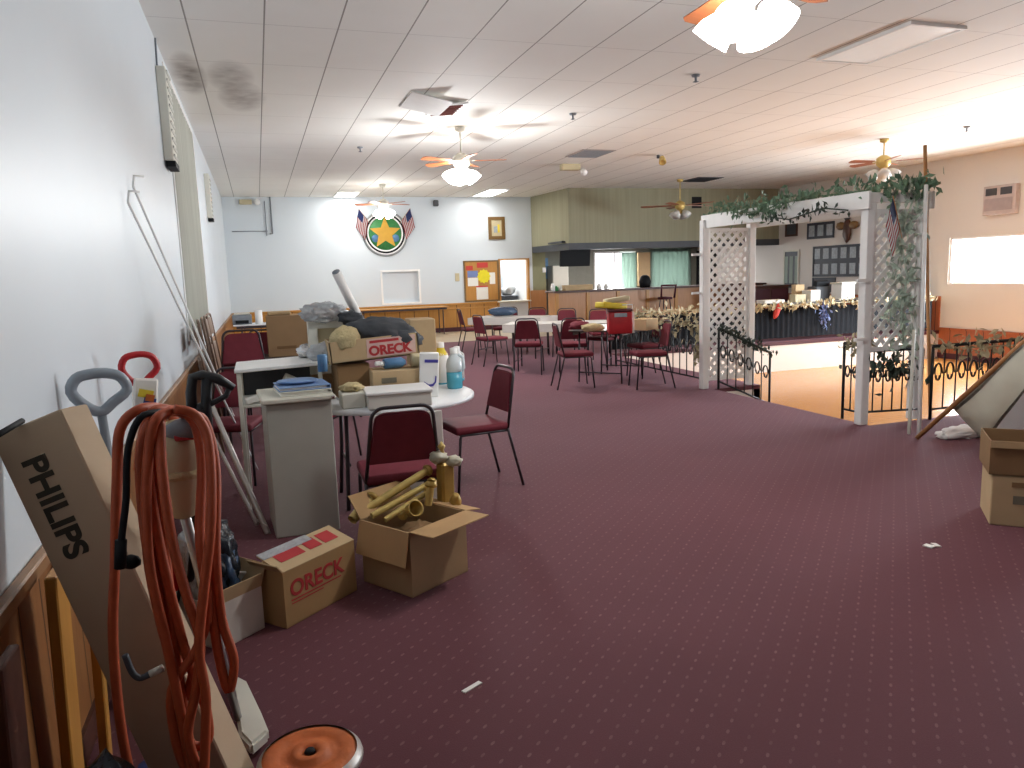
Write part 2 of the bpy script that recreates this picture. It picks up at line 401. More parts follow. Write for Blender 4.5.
# bar recess
w = MB().span(7.5, XR, 22.4, 22.55, 0, .9).span(7.5, XR, 22.4, 22.55, 2.15, ZC).span(7.5, 10.35, 22.4, 22.55, .9, 2.15).span(11.85, 12.4, 22.4, 22.55, .9, 2.15)
w.span(13.85, XR, 22.4, 22.55, .9, 2.15).span(7.5, 7.6, YB+.12, 22.4, 0, ZC)
struct('wall_bar', w, m['wallbar2'])
struct('wall_bar_side', MB().span(7.5, 7.9, YB, YB+.12, 1.05, 2.3), M('olive_paint', '8f8f70', .8, .05))
struct('trim_10', MB().span(7.42, 7.9, YB-.02, YB+.12, 0, 1.05), m['barwood'])
# soffit
s = MB()
s.prism([(7.5, YB-.01, 2.28), (7.72, 18.2, 2.28), (XR, 18.2, 2.28), (XR, 18.4, 2.28), (7.9, 18.4, 2.28), (7.68, YB-.01, 2.28)], (0, 0, ZC-2.28))
struct('wall_soffit', s, m['soffit'])
struct('ceiling_bar', MB().span(7.6, XR, 18.4, 22.4, 2.3, 2.35), m['dgray'])  # colour darkened for the shade beneath the soffit
struct('soffit_shade_band', MB().prism([(7.5, YB-.03, 2.11), (7.7, 18.18, 2.11), (XR, 18.18, 2.11), (XR, 18.38, 2.11), (7.88, 18.38, 2.11), (7.68, YB-.03, 2.11)], (0, 0, .17)), m['dgray'])  # dark band standing in for the shade under the soffit edge
# right wall with windows
wins = [(9.3, 12.55), (5.2, 8.4)]  # the nearer window is out of view, added for its light
w = MB(); y = YF
for y0, y1 in sorted(wins):
    w.span(XR, XR+.15, y, y0, -PD, ZC).span(XR, XR+.15, y0, y1, -PD, 1.02).span(XR, XR+.15, y0, y1, 2.0, ZC); y = y1
w.span(XR, XR+.15, y, 22.5, -PD, ZC)
struct('wall_right', w, m['wall_r'])
for i, (y0, y1) in enumerate(wins):
    f = MB()
    for a, b, c, d in ((y0, y1, 1.0, 1.05), (y0, y1, 1.96, 2.02), (y0-.0, y0+.05, 1.0, 2.02), (y1-.05, y1, 1.0, 2.02)): f.span(XR+.02, XR+.08, a, b, c, d)
    o = struct('window_%d' % (i+1), f, m['white'])
    MB().span(XR+.045, XR+.055, y0+.03, y1-.03, 1.03, 1.98).build('pane', m['glass'], o, world=False)
# bar windows
f = MB()
for x in (10.35, 11.05, 11.8): f.span(x, x+.05, 22.38, 22.46, .9, 2.15)
f.span(10.35, 11.85, 22.38, 22.46, .9, .96).span(10.35, 11.85, 22.38, 22.46, 2.09, 2.15)
o = struct('window_3', f, m['white']); MB().span(10.38, 11.82, 22.42, 22.43, .93, 2.12).build('pane', m['glass'], o, world=False)
f = MB()
for x in (12.4, 13.8): f.span(x, x+.06, 22.36, 22.46, .9, 2.15)
f.span(12.4, 13.85, 22.36, 22.46, .9, .95).span(12.4, 13.85, 22.36, 22.46, 2.1, 2.15)
o = struct('window_4', f, m['white']); MB().span(12.43, 13.82, 22.42, 22.43, .93, 2.12).build('pane', m['glass'], o, world=False)
def pleats(x0, x1, y, z0, z1, n, amp, axis='x'):
    g_ = []
    for j in range(2):
        z = (z0, z1)[j]; rowp = []
        for i in range(n*4+1):
            u = i/(n*4); a = math.sin(u*n*2*PI)*amp
            rowp.append((x0+(x1-x0)*u, y+a, z) if axis == 'x' else (y+a, x0+(x1-x0)*u, z))
        g_.append(rowp)
    return MB().sheet(g_, thick=.004)
solo(pleats(12.35, 13.9, 22.33, .92, 2.2, 9, .03), 'curtain', m['greencurtain'], 'pale green pleated curtain over the window behind the bar', 'curtain')
solo(pleats(11.3, 11.85, 22.33, .92, 2.1, 4, .03), 'curtain', m['greencurtain'], 'green curtain drawn to the edge of the bright bar window', 'curtain')
# left window
f = MB()
for a, b, c, d in ((7.95, 11.3, 1.0, 1.06), (7.95, 11.3, 3.54, 3.6), (7.95, 8.01, 1, 3.6), (11.24, 11.3, 1, 3.6)): f.span(XL-.1, XL+.012, a, b, c, d)
o = struct('window_5', f, m['white']); MB().span(XL-.09, XL-.08, 7.98, 11.27, 1.03, 3.57).build('pane', m['glass'], o, world=False)
solo(pleats(7.99, 11.26, XL-.005, 1.04, 3.58, 14, .018, 'y'), 'curtain', m['curtain'], 'tall beige curtain hanging over the window in the left white wall', 'curtain')
# wainscot, rails, baseboards
struct('trim_1', MB().span(XL, XL+.015, YF, YB, 0, .74), m['wainscot_l'])
struct('trim_2', MB().span(XL, XL+.035, YF, YB, .74, .785, .006), M('rail_wood', '9b7350', .4, .15))
struct('trim_3', MB().span(XL+.02, 5.48, YB-.02, YB, .0, .74), m['wainscot_b'])
struct('trim_4', MB().span(XL+.02, 6.47, YB-.05, YB, .74, .79, .008).span(XL+.02, 6.47, YB-.035, YB, .62, .66, .005), m['honey'])
struct('trim_12', MB().span(5.48, 6.47, YB-.02, YB, .0, .74), m['wainscot_b'])
struct('baseboard_back', MB().span(XL+.02, 7.4, YB-.03, YB-.018, 0, .12), m['burg2'])
struct('trim_5', MB().span(XR-.02, XR, YF, 12.7, -PD, .03).span(XR-.02, XR, 12.7, 22.4, 0, .75), m['wainscot_r'])
struct('trim_13', MB().span(XR-.04, XR, 5.6, 12.7, .03, .07), m['wainscot_r'])
struct('baseboard_left', MB().span(XL+.015, XL+.03, YF, YB, 0, .1), m['darkwood'])
struct('baseboard_right', MB().span(XR-.035, XR-.02, 5.6, 12.7, -PD, -PD+.12), m['burg2'])

# ------------------------------------------------------------------ chairs
def arch(w0, w1, z0, z1, y0, y1, r, n=6):
    """inverted U: up one side, round over the top, down the other"""
    P = [(-w0, y0, z0)]
    for i in range(n+1):
        a = PI - (PI/2)*i/n; P.append((-w1+r+r*math.cos(a), y1 + (y0-y1)*(r-r*math.sin(a))/(z1-z0), z1-r+r*math.sin(a)))
    for i in range(n+1):
        a = PI/2*(1-i/n); P.append((w1-r+r*math.cos(a), y1 + (y0-y1)*(r-r*math.sin(a))/(z1-z0), z1-r+r*math.sin(a)))
    P.append((w0, y0, z0)); return P
def make_chair(label, cat='chair', group=None):
    t = thing('stacking_chair', label, cat, group=group)
    sb = MB().box((0, .0, .455), (.42, .42, .055), bev=.026, seg=3); sb.build('seat', m['burg'], t)
    # back pad: trapezoid with rounded head, leaning back
    poly = []; prof = [(-.2, .56), (.2, .56)]
    for i in range(7): a = PI/2*i/6; poly.append((.145-.06+.06*math.sin(a), 0, .79+.06-.06+.06*math.cos(a)-.0) if False else None)
    def yb(z): return -.195-(z-.45)*.2
    pts = [(-.195, .555), (.195, .555), (.152, .80)]
    for i in range(1, 6): a = PI/2*i/5; pts.append((.152-.07+.07*math.cos(a), .80+.04*math.sin(a)))
    for i in range(0, 6): a = PI/2+PI/2*i/5; pts.append((-.152+.07+.07*math.cos(a), .80+.04*math.sin(a)))
    MB().prism([(x, yb(z)+.018, z) for x, z in pts], (0, -.032, -.006), bev=.008).build('backrest', m['burg'], t)
    MB().tube(arch(.205, .17, .44, .865, -.193, yb(.865), .07), .0105, 8).build('back_frame', m['black'], t)
    for sx in (-1, 1):
        MB().tube([(sx*.19, .16, .435), (sx*.195, .175, .40), (sx*.205, .21, .0)], .0105, 8).build('leg', m['black'], t)
        MB().tube([(sx*.205, -.193, .44), (sx*.208, -.21, .36), (sx*.213, -.30, .0)], .0105, 8).build('leg', m['black'], t)
    MB().tube([(-.2, .165, .425), (-.2, -.19, .425), (.2, -.19, .425), (.2, .165, .425)], .009, 6, closed=True).build('seat_frame', m['black'], t)
    return t
G1 = 'burgundy chairs around the dining tables'
chair = make_chair('burgundy chair standing alone, side on, at the right of the white round table')
chair.location = (1.43, 5.27, 0); chair.rotation_euler = (0, 0, PI/2+.12)
dup(chair, (.685, 4.22, 0), -.0, 'burgundy chair seen from behind, between the gray cabinet and white round table')
dup(chair, (.42, 6.45, 0), 2.6, 'burgundy chair partly hidden behind the tall gray cabinet')
dup(chair, (-.28, 6.2, 0), 2.9, 'burgundy chair under the white cart, beside the aluminium poles')
far = [((4.12, 14.85, 0), -1.62, 'burgundy chair nearest the corkboard, in front of the wood wainscot'),
 ((3.78, 12.42, 0), -1.35, 'burgundy chair side on at the left end of the front white table'),
 ((3.95, 11.0, 0), -.45, 'dark-backed burgundy chair turned toward the front white table, left of its pair'),
 ((4.5, 10.55, 0), -.35, 'dark-backed burgundy chair at the middle of the white table, its seat showing'),
 ((4.0, 9.3, 0), -1.75, 'burgundy chair side on, left of the dark table with the red box'),
 ((4.82, 8.78, 0), 1.35, 'burgundy chair side on, its back toward the white lattice arbor, right of the dark table'),
 ((5.3, 9.7, 0), 1.65, 'second burgundy chair on the arbor side of the dark table, farther back'),
 ((5.1, 13.7, 0), 2.75, 'red-looking chair beyond the far white table, below the kitchen pass-through'),
 ((5.75, 12.15, 0), 2.9, 'dark burgundy chair between the bar counter and the white tables'),
 ((5.35, 12.9, 0), 2.6, 'burgundy chair in front of the left end of the bar counter'),
 ((4.75, 14.6, 0), 2.5, 'farthest burgundy chair, tucked behind the far white table'),
 ((5.35, 11.2, 0), 2.0, 'burgundy chair left of the red box, mostly hidden by the tables')]
for loc, rz, lab in far: dup(chair, loc, rz, lab, G1)
# two stacks of chairs left of the cartons
for i in (0, 1, 2, 4): dup(chair, (-.16, 7.6-.035*i, .075*min(i, 3)), PI+.1, ['lowest chair of the tall burgundy stack by the left wall', 'second chair up in the tall burgundy stack by the left wall', 'third chair up in the tall burgundy stack by the left wall', 'fourth chair up in the tall burgundy stack by the left wall', 'top chair of the tall burgundy stack by the left wall'][i], 'stacked burgundy chairs by the left wall')
for i in (0, 1, 3): dup(chair, (.02, 8.75-.035*i, .075*min(i, 2)), PI-.05, ['lowest chair of the burgundy stack nearer the brown carton', 'second chair up in the burgundy stack nearer the brown carton', 'third chair up in the burgundy stack nearer the brown carton', 'top chair of the burgundy stack nearer the brown carton'][i], 'stacked burgundy chairs by the left wall')
dup(chair, (-.2, 10.2, 0), 3.0, 'burgundy chair behind the stacks, in front of the white back table')


# folded metal chairs leaning on the left wall
def folded(label, group):
    t = thing('folded_chair', label, 'folding chair', group=group)
    MB().tube(arch(.21, .2, 0, 1.2, 0, 0, .06), .011, 8).build('front_frame', M('brown_metal', '7a6252', .45) if 'brown_metal' not in bpy.data.materials else bpy.data.materials['brown_metal'], t, False)
    MB().tube(arch(.18, .18, .02, .8, -.035, -.03, .05), .01, 8).build('rear_frame', bpy.data.materials['brown_metal'], t, False)
    MB().box((0, -.018, .62), (.36, .03, .5), bev=.012, seg=2).build('seat', bpy.data.materials['brown_metal'], t, False)
    MB().box((0, -.005, 1.06), (.38, .018, .2), bev=.008, seg=2).build('backrest', bpy.data.materials['brown_metal'], t, False)
    return t
FG = 'folded chairs leaning on the left wall'
fch = folded('folded brown metal chair leaning on the left wall, nearest of the row', FG)
rots = lambda a, b: (a, 0, b)
labs = ['second folded brown chair in the row leaning on the left wall', 'third folded brown chair in the row leaning on the left wall', 'fourth folded brown chair in the row leaning on the left wall', 'farthest folded brown chair in the row leaning on the left wall']
fch.location = (-.43, 7.5, 0); fch.rotation_euler = (.13, 0, -PI/2+.1)
for i in range(4): dup(fch, (-.43, 8.05+.55*i, .0), 0, labs[i], FG, rot=(.13, 0, -PI/2+.1-.05*i))

# ------------------------------------------------------------------ tables
def fold_table(name, label, loc, rz, L, W, top, group=None, h=.745, legs=True):
    t = thing(name, label, 'table', loc, rz, group)
    MB().box((0, 0, h-.0125), (L, W, .025), bev=.006).build('tabletop', top, t, False)
    if top is m['tabletop_g']:
        cv = MB()
        for sy in (-1, 1): cv.box((0, sy*(W/2+.004), h-.06), (L+.01, .006, .13)); cv.box((sy*(L/2+.004), 0, h-.06), (.006, W+.01, .13))
        cv.build('cover_edge', top, t, False)
    for sy in (-1, 1): MB().box((0, sy*(W/2-.04), h-.05), (L-.12, .015, .05)).build('apron', m['black'], t, False)
    for sx in (-1, 1):
        for sy in (-1, 1): MB().cyl((sx*(L/2-.15), sy*(W/2-.1), h-.03), (sx*(L/2-.15), sy*(W/2-.08), 0), .013, seg=8).build('leg', m['black'], t, False)
        MB().cyl((sx*(L/2-.15), -W/2+.09, .14), (sx*(L/2-.15), W/2-.09, .14), .009, seg=8).build('crossbar', m['black'], t, False)
    return t
TG = 'rectangular dining tables in the middle of the room'
fold_table('folding_table', 'long table with pale cover, farthest, below the kitchen pass-through', (4.5, 13.4, 0), -.8, 1.5, .75, m['tabletop_g'], TG)
fold_table('folding_table', 'long table with pale cover in front of the bar, middle of three', (4.62, 11.25, 0), -.55, 1.8, .75, m['tabletop_g'], TG)
fold_table('folding_table', 'dark-topped table carrying the red box, nearest of the three', (4.75, 9.75, 0), .75, 1.15, .8, m['tabletop_d'], TG)
# items on the tables
def carton(name, label, loc, rz, d, mat, cat='box', group=None, flaps=False):
    t = thing(name, label, cat, loc, rz, group); x, y, z = d
    MB().box((0, 0, z/2), (x, y, z), bev=.006).build('body', mat, t, False)
    MB().box((0, 0, z+.001), (x*.98, .05, .003)).build('packing_tape', m['cardtop'], t, False)
    return t
HT = .745
p = AZ(621, 334, HT)
t = thing('picnic_cooler', 'red plastic cooler box standing on the dark table', 'cooler', p, -.35)
bx = MB().box((0, .16, .14), (.3, .3, .28), bev=.02, seg=2); bx.build('body', m['red'], t, False)
MB().box((0, .16, .295), (.31, .31, .035), bev=.012, seg=2).build('lid', M('dark_red_lid', '5a1f26', .5), t, False)
MB().box((0, .005, .24), (.16, .006, .05), bev=.002).build('label_plate', m['photo'], t, False)
MB().tube([(-.16, .16, .25), (-.17, .16, .36), (.17, .16, .36), (.16, .16, .25)], .008, 6).build('handle', m['white'], t, False)
q = p + Vector((.0, .16, .314))
solo(MB().box(q+Vector((-.03, .05, .04)), (.38, .2, .08), (0, .1, .2), .02, seg=2), 'snack_bag', m['yellow'], 'yellow packet lying on top of the red cooler box', 'packet')
solo(MB().box(q+Vector((.03, .02, .115)), (.32, .16, .06), (0, -.12, -.1), .02, seg=2), 'paper_packet', m['cream'], 'cream packet topmost on the red cooler box', 'packet')
p2 = AZ(646, 331, HT)
carton('carton', 'tan carton right of the red cooler box on the dark table', p2+Vector((.1, .2, 0)), .5, (.3, .22, .15), m['card2'], group='cartons on the dark table')
solo(MB().box(AZ(633, 333, HT)+Vector((.03, .1, .135)), (.06, .2, .27), (0, 0, -.4), .006), 'folder', m['paper'], 'white and pink folder standing beside the red cooler box', 'folder')
p3 = AZ(596, 332, HT)
solo(MB().blob(p3+Vector((0, .1, .05)), (.16, .1, .06), 5, .3, 2.5, 3, flat=.05), 'crumpled_cloth', m['rag'], 'crumpled cream cloth at the left end of the dark table', 'cloth')
solo(MB().blob(AZ(577, 330, HT)+Vector((.1, .15, .05)), (.14, .12, .06), 8, .3, 2.5, 3, flat=.05), 'crumpled_cloth', m['burg'], 'crumpled red cloth on the middle pale table', 'cloth')
p4 = AZ(503, 318, HT)
solo(MB().blob(p4+Vector((.15, .5, .09)), (.28, .14, .09), 11, .25, 2.4, 3, flat=.08), 'plastic_bag', m['bagblue'], 'blue and white bag on the far pale table below the pass-through', 'bag')

# the white round table with its load
RT = Vector((.80, 5.22, 0)); RR = .615
t = thing('round_table', 'white plastic round table loaded with cartons and cleaning bottles', 'table', RT)
MB().lathe([(0, .74), (RR-.02, .74), (RR, .73), (RR, .705), (RR-.025, .70), (RR-.03, .72), (0, .72)], RT, 48).build('tabletop', m['tabletop_w'], t)
for sx, sy in ((.30, -.16), (.30, .2), (-.3, -.16), (-.3, .2)):
    MB().tube([RT+Vector((sx, sy, .72)), RT+Vector((sx*1.03, sy, .4)), RT+Vector((sx*1.1, sy*1.3, 0))], .014, 8).build('leg', m['black'], t)
for sx in (-.3, .3): MB().cyl(RT+Vector((sx, -.16, .3)), RT+Vector((sx, .2, .3)), .011).build('crossbar', m['black'], t)
MB().tube([RT+Vector((.31, -.12, .70)), RT+Vector((.33, -.05, .45)), RT+Vector((.28, .05, .32))], .009).build('brace', m['grayplastic'], t)
# white board leaning on the table edge behind the chair
o_ = AZ(427, 481, 0)
solo(MB().box((.81, 4.475, .365), (.42, .022, .73), (-.03, 0, -.06), .004), 'white_board', m['cardw'], 'white board standing on edge against the round table, behind the chair', 'board')
# white flat carton on the table front
t = thing('flat_carton', 'flat white carton on the round table above the chair back', 'box', (.80, 4.77, .741), -.04)
MB().box((0, 0, .045), (.40, .3, .09), bev=.006).build('body', m['cardw'], t, False)
MB().box((0, 0, .098), (.42, .32, .018), bev=.004).build('lid', m['white'], t, False)
t = carton('carton', 'brown carton behind the flat white one, with a blue bottle on top', (.89, 5.1, .741), -.03, (.42, .26, .195), m['card2'])
MB().box((-.1, -.132, .13), (.1, .003, .035)).build('print', m['printgray'], t, False)
solo(MB().lathe([(0, 0), (.045, .0), (.047, .02), (.047, .14), (.02, .18), (.018, .2), (0, .2)], (.96, 5.06, .985), 16, Euler((0, PI/2, .1)).to_matrix()), 'spray_bottle', m['cream'], 'tan bottle lying on the brown carton under the red-lettered tray', 'bottle')
b_ = thing('spray_bottle', 'blue spray bottle with white cap lying on the brown carton', 'bottle', (.77, 5.04, .937), .2)
MB().lathe([(0, 0), (.035, 0), (.036, .12), (.016, .15), (0, .15)], (0, 0, .04), 14, Euler((0, PI/2, 0)).to_matrix()).build('body', m['emblue'], b_, False)
MB().cyl((-.03, 0, .04), (0, 0, .04), .016).box((-.045, 0, .045), (.04, .022, .03), bev=.006).build('cap', m['white'], b_, False)
carton('carton', 'dark brown carton left of the blue bottle, under the red-lettered tray', (.57, 5.3, .741), .05, (.22, .3, .235), m['card3'])
# small white bin with yellow paper
t = thing('storage_bin', 'small white bin holding yellow paper, beside the gray cabinet top', 'bin', (.52, 4.83, .741), 0)
MB().box((0, 0, .05), (.15, .2, .1), bev=.008).build('body', m['offwhite'], t, False)
solo(MB().blob((.52, 4.83, .865), (.07, .08, .03), 3, .4, 3, 3), 'crumpled_paper', m['rag'], 'yellow crumpled paper in the small white bin', 'paper')
# ORECK tray carton with jacket
def oreck_tray():
    o = Vector((.43, 5.12, .985)); u = Vector((.60, .0, .035)); v = Vector((0, .3, 0)); wv = Vector((-.01, 0, .15))
    t = thing('printed_tray', 'shallow carton with red lettering, heaped with a dark jacket', 'box', (o+u/2))
    MB().obox(o, u, v, Vector((0, 0, .008))).build('bottom', m['card2'], t)
    MB().obox(o, u, Vector((0, .008, 0)), wv).build('front_panel', m['card2'], t)
    MB().obox(o+v, u, Vector((0, -.008, 0)), wv).build('back_panel', m['card2'], t)
    MB().obox(o, v, Vector((.008, 0, 0)), wv).build('side_panel', m['card2'], t)
    MB().obox(o+u, v, Vector((-.008, 0, 0)), wv).build('side_panel', m['offwhite'], t)
    f = Vector((0, -.0035, 0)); un = u.normalized()
    MB().obox(o+un*.24+Vector((0, -.003, .016)), un*.335, Vector((0, .002, 0)), Vector((0, 0, .125))).build('print_panel', M('pink_print', 'd9b9b0', .8), t)
    text('ORECK', m['printred'], t, o+un*.255+Vector((0, -.0045, .03)), u, (0, 0, 1), .088, .004)
    MB().obox(o+un*.26+Vector((0, -.0045, .112)), un*.2, Vector((0, .001, 0)), Vector((0, 0, .018))).build('print', m['printred'], t)
oreck_tray()
j = MB().blob((.80, 5.25, 1.17), (.245, .13, .115), 31, .22, 1.8, 4, (0, .12, 0)).blob((.93, 5.22, 1.135), (.15, .11, .07), 33, .2, 2, 3, (0, .25, 0))
solo(j, 'jacket', m['jacket'], 'charcoal jacket bundled in the red-lettered tray', 'jacket')
solo(MB().blob((.54, 5.2, 1.14), (.11, .1, .09), 35, .2, 2.4, 3, (0, -.5, 0)), 'towel', m['rag'], 'cream towel rolled in the left of the red-lettered tray', 'towel')
carton('carton', 'tall brown carton standing behind the jacket on the round table', (1.13, 5.55, .741), -.05, (.19, .26, .5), m['card2'])
# white frame, clear bag, tube
fr = MB(); a = AY(310, 365, 5.62); c = AY(343, 317, 5.62)
for x0, x1, z0, z1 in ((a.x, a.x+.07, .87, c.z), (c.x-.03, c.x, .87, c.z), (a.x, c.x, c.z-.075, c.z), (a.x, c.x, .87, .93)): fr.span(x0, x1, 5.6, 5.66, z0, z1, .004)
t = thing('white_frame', 'white frame standing upright behind the towel, under the clear bag', 'frame', ((a.x+c.x)/2, 5.63, .87))
fr.build('surround', m['offwhite'], t); MB().span(a.x+.06, c.x-.02, 5.63, 5.65, .92, c.z-.06).build('panel', m['cream'], t)
carton('carton', 'brown carton under the white upright frame', (.47, 5.64, .741), .0, (.3, .2, .129), m['card3'])
solo(MB().blob((a.x+.12, 5.62, c.z+.04), (.16, .12, .075), 41, .35, 2.6, 4), 'clear_bag', m['bagclear'], 'clear crinkled plastic bag on top of the white frame', 'bag')
solo(MB().blob((a.x+.3, 5.5, c.z-.0), (.09, .08, .05), 43, .35, 2.6, 3), 'dark_bag', m['jacket'], 'dark bag end around the foot of the white tube', 'bag')
pA = AY(361, 322, 5.55); pB = AY(336, 272, 5.35)
dv = (pB-pA).normalized()
t = thing('mailing_tube', 'long white tube sticking up out of the heap on the table', 'tube', pA)
MB().cyl(pA, pB, .032, seg=20).build('body', m['white'], t); MB().cyl(pB, pB+dv*.004, .028, seg=16).build('cap', m['grayplastic'], t)
# cleaning products at the table's right
t = thing('soap_box', 'white carton with blue swoosh beside the cleaning bottle', 'carton', AZ(431, 397, .741)+Vector((0, .03, 0)), -.2)
MB().box((0, 0, .15), (.13, .07, .3), (0, .06, 0), .006).build('body', m['white'], t, False)
MB().box((.02, -.037, .245), (.09, .002, .02), (0, .06, 0)).build('print', m['purple'], t, False)
g_ = [(-.035, .11), (-.03, .09), (-.005, .07), (.025, .075), (.045, .1), (.05, .14), (.042, .145), (.036, .105), (.02, .09), (-.005, .088), (-.022, .1)]
MB().prism([(x, -.0385, z) for x, z in g_], (0, .002, 0)).build('swoosh', m['purple'], t, False)
def jug(name, label, loc, s, fill, body, capm, rz=0):
    t = thing(name, label, 'bottle', loc, rz)
    MB().lathe([(0, fill*s+.001), (.051*s, fill*s), (.053*s, .15*s), (.045*s, .19*s), (.022*s, .225*s), (.02*s, .24*s), (0, .24*s)], (0, 0, 0), 20).build('body', body, t, False)
    MB().lathe([(0, 0), (.048*s, 0), (.052*s, .01*s), (.0525*s, fill*s), (0, fill*s)], (0, 0, 0), 20).build('liquid', m['bluefluid'], t, False)
    MB().lathe([(.024*s, .23*s), (.024*s, .265*s), (0, .27*s)], (0, 0, 0), 16).build('cap', capm, t, False)
    MB().tube([(.03*s, 0, .22*s), (.062*s, 0, .2*s), (.066*s, 0, .13*s), (.05*s, 0, .11*s)], .011*s, 8).build('handle', body, t, False)
    return t
jug('detergent_jug', 'clear jug half full of blue liquid at the right table edge', AZ(455, 388, .741), 1.1, .11, m['bottle'], m['white'])
jug('detergent_jug', 'white jug behind the blue-liquid one', AZ(459, 381, .741)+Vector((0, .03, 0)), 1.0, .02, m['white'], m['white'], .5)
t = jug('cleaner_bottle', 'white bottle with yellow band behind the swoosh carton', AZ(443, 384, .741)+Vector((0, .03, 0)), 1.18, .01, m['white'], m['white'], 2.0)
MB().lathe([(.056, .22), (.03, .262), (.029, .275)], (0, 0, 0), 16).build('label_band', m['yellow'], t, False)

# ------------------------------------------------------------------ gray cabinet and what lies on it
t = thing('cabinet', 'tall pale gray cabinet with overhanging top, end panel toward the camera', 'cabinet', (.17, 4.86, 0), .06)
MB().box((0, 0, .415), (.385, .46, .83), bev=.006).build('body', M('gray_laminate', 'b5b4aa', .5, .04), t, False)
MB().box((0, 0, .845), (.43, .52, .03), bev=.006).build('top', M('cabinet_top', 'd6d3c4', .45, .04), t, False)
MB().box((.2, -.262, .845), (.02, .012, .02), bev=.004).build('corner_clip', m['chrome'], t, False)
def binder(label, mat, loc, rz, z):
    t = thing('binder', label, 'binder', (loc[0], loc[1], z), rz)
    MB().box((0, 0, .0225), (.31, .30, .005), bev=.002).box((0, 0, .0025), (.31, .30, .005), bev=.002).box((.152, 0, .0125), (.006, .3, .02), bev=.002).build('cover', mat, t, False)
    MB().box((-.008, 0, .0125), (.28, .28, .015)).build('pages', m['paper'], t, False)
binder('white ring binder on the gray cabinet, under the blue ones', m['offwhite'], (.215, 4.83), .12, .861)
binder('blue ring binder on top of the white one on the cabinet', m['ltblue'], (.215, 4.85), .1, .887)
solo(MB().blob((.19, 4.85, .93), (.13, .1, .016), 3, .1, 2, 3), 'blue_folder', m['ltblue'], 'rounded light blue pouch topmost on the gray cabinet', 'pouch')
# white cart left behind it
t = thing('white_cart', 'white cart with thin top sheet, its open front dark inside, behind the gray cabinet', 'cart', (.1, 5.55, 0))
T0 = .985
MB().box((.1, 5.55, T0-.012), (.58, .55, .024), (0, -.03, 0), bev=.004).build('top', m['white'], t)
MB().box((.1, 5.55, .72), (.54, .5, .02), bev=.004).build('shelf', m['offwhite'], t)
MB().box((.1, 5.81, .84), (.52, .015, .26)).build('back_panel', m['dgray'], t)
for sx in (-.265, .265):
    for sy in (-.24, .24): MB().box((.1+sx, 5.55+sy, .49), (.028, .028, .965), bev=.004).build('leg', m['offwhite'], t)
solo(MB().box((-.02, 5.34, .78), (.24, .05, .045), (0, -.25, .15), .008), 'cardboard_tube', m['paper'], 'white rolled paper lying on the lower shelf of the white cart', 'roll')
solo(MB().box((.2, 5.4, .81), (.2, .2, .12), (0, .5, 0), .006), 'tilted_box', m['offwhite'], 'small white box tipped over inside the white cart', 'box')
solo(MB().lathe([(0, 0), (.03, 0), (.03, .1), (.027, .105), (0, .105)], AZ(327, 372, T0)+Vector((-.02, .05, 0)), 14), 'drink_can', m['emblue'], 'blue can standing on the white cart top', 'can')
solo(MB().blob((.33, 5.68, T0+.05), (.1, .08, .055), 51, .35, 3, 3, flat=.045), 'foil_packet', m['chrome'], 'shiny crumpled foil packet on the white cart top', 'packet')
solo(MB().blob((.42, 5.42, T0+.05), (.13, .1, .08), 53, .3, 3, 3, flat=.06), 'clear_bag', m['bagclear'], 'clear plastic bag on the right end of the white cart', 'bag')

# brown carton and blue book on a table beyond
fold_table('folding_table', 'table beyond the white cart, holding the brown carton', (.55, 8.75, 0), 0, 1.2, .7, m['tabletop_d'])
t = carton('carton', 'big brown carton standing left of the blue book on the table beyond', (.3, 8.6, HT+.001), 0, (.48, .4, .44), m['card'])
MB().box((-.05, -.202, .1), (.2, .003, .03)).build('print', m['card3'], t, False)
MB().box((-.1, -.02, .462), (.24, .18, .04), bev=.01).build('flap', m['card2'], t, False)
solo(MB().span(.555, .585, 8.5, 8.75, HT, HT+.34, .003).span(.585, .62, 8.52, 8.74, HT, HT+.3, .003), 'book', m['blue'], 'tall dark blue book standing beside the big brown carton', 'book')
# white table at the back wall corner
fold_table('folding_table', 'white table against the back wainscot in the left corner', (.0, 15.6, 0), 0, 1.0, .7, m['tabletop_w'])
solo(MB().lathe([(0, 0), (.07, 0), (.07, .26), (.02, .26), (.02, .25), (0, .25)], (-.02, 15.45, HT), 18), 'paper_roll', m['white'], 'white paper roll standing on the white corner table', 'roll')
t = thing('printer', 'gray printer on the white corner table', 'printer', (-.33, 15.6, HT))
MB().box((-.33, 15.6, HT+.09), (.36, .3, .18), bev=.02, seg=2).build('body', m['grayplastic'], t); MB().box((-.33, 15.44, HT+.05), (.24, .04, .06), bev=.004).build('tray', m['tv'], t)
MB().box((-.33, 15.6, HT+.2), (.3, .22, .03), bev=.01).build('lid', m['offwhite'], t)
fold_table('folding_table', 'long folded-out table along the back wainscot, legs crossed', (3.6, 19.9, 0), 0, 2.4, .7, m['honey'])

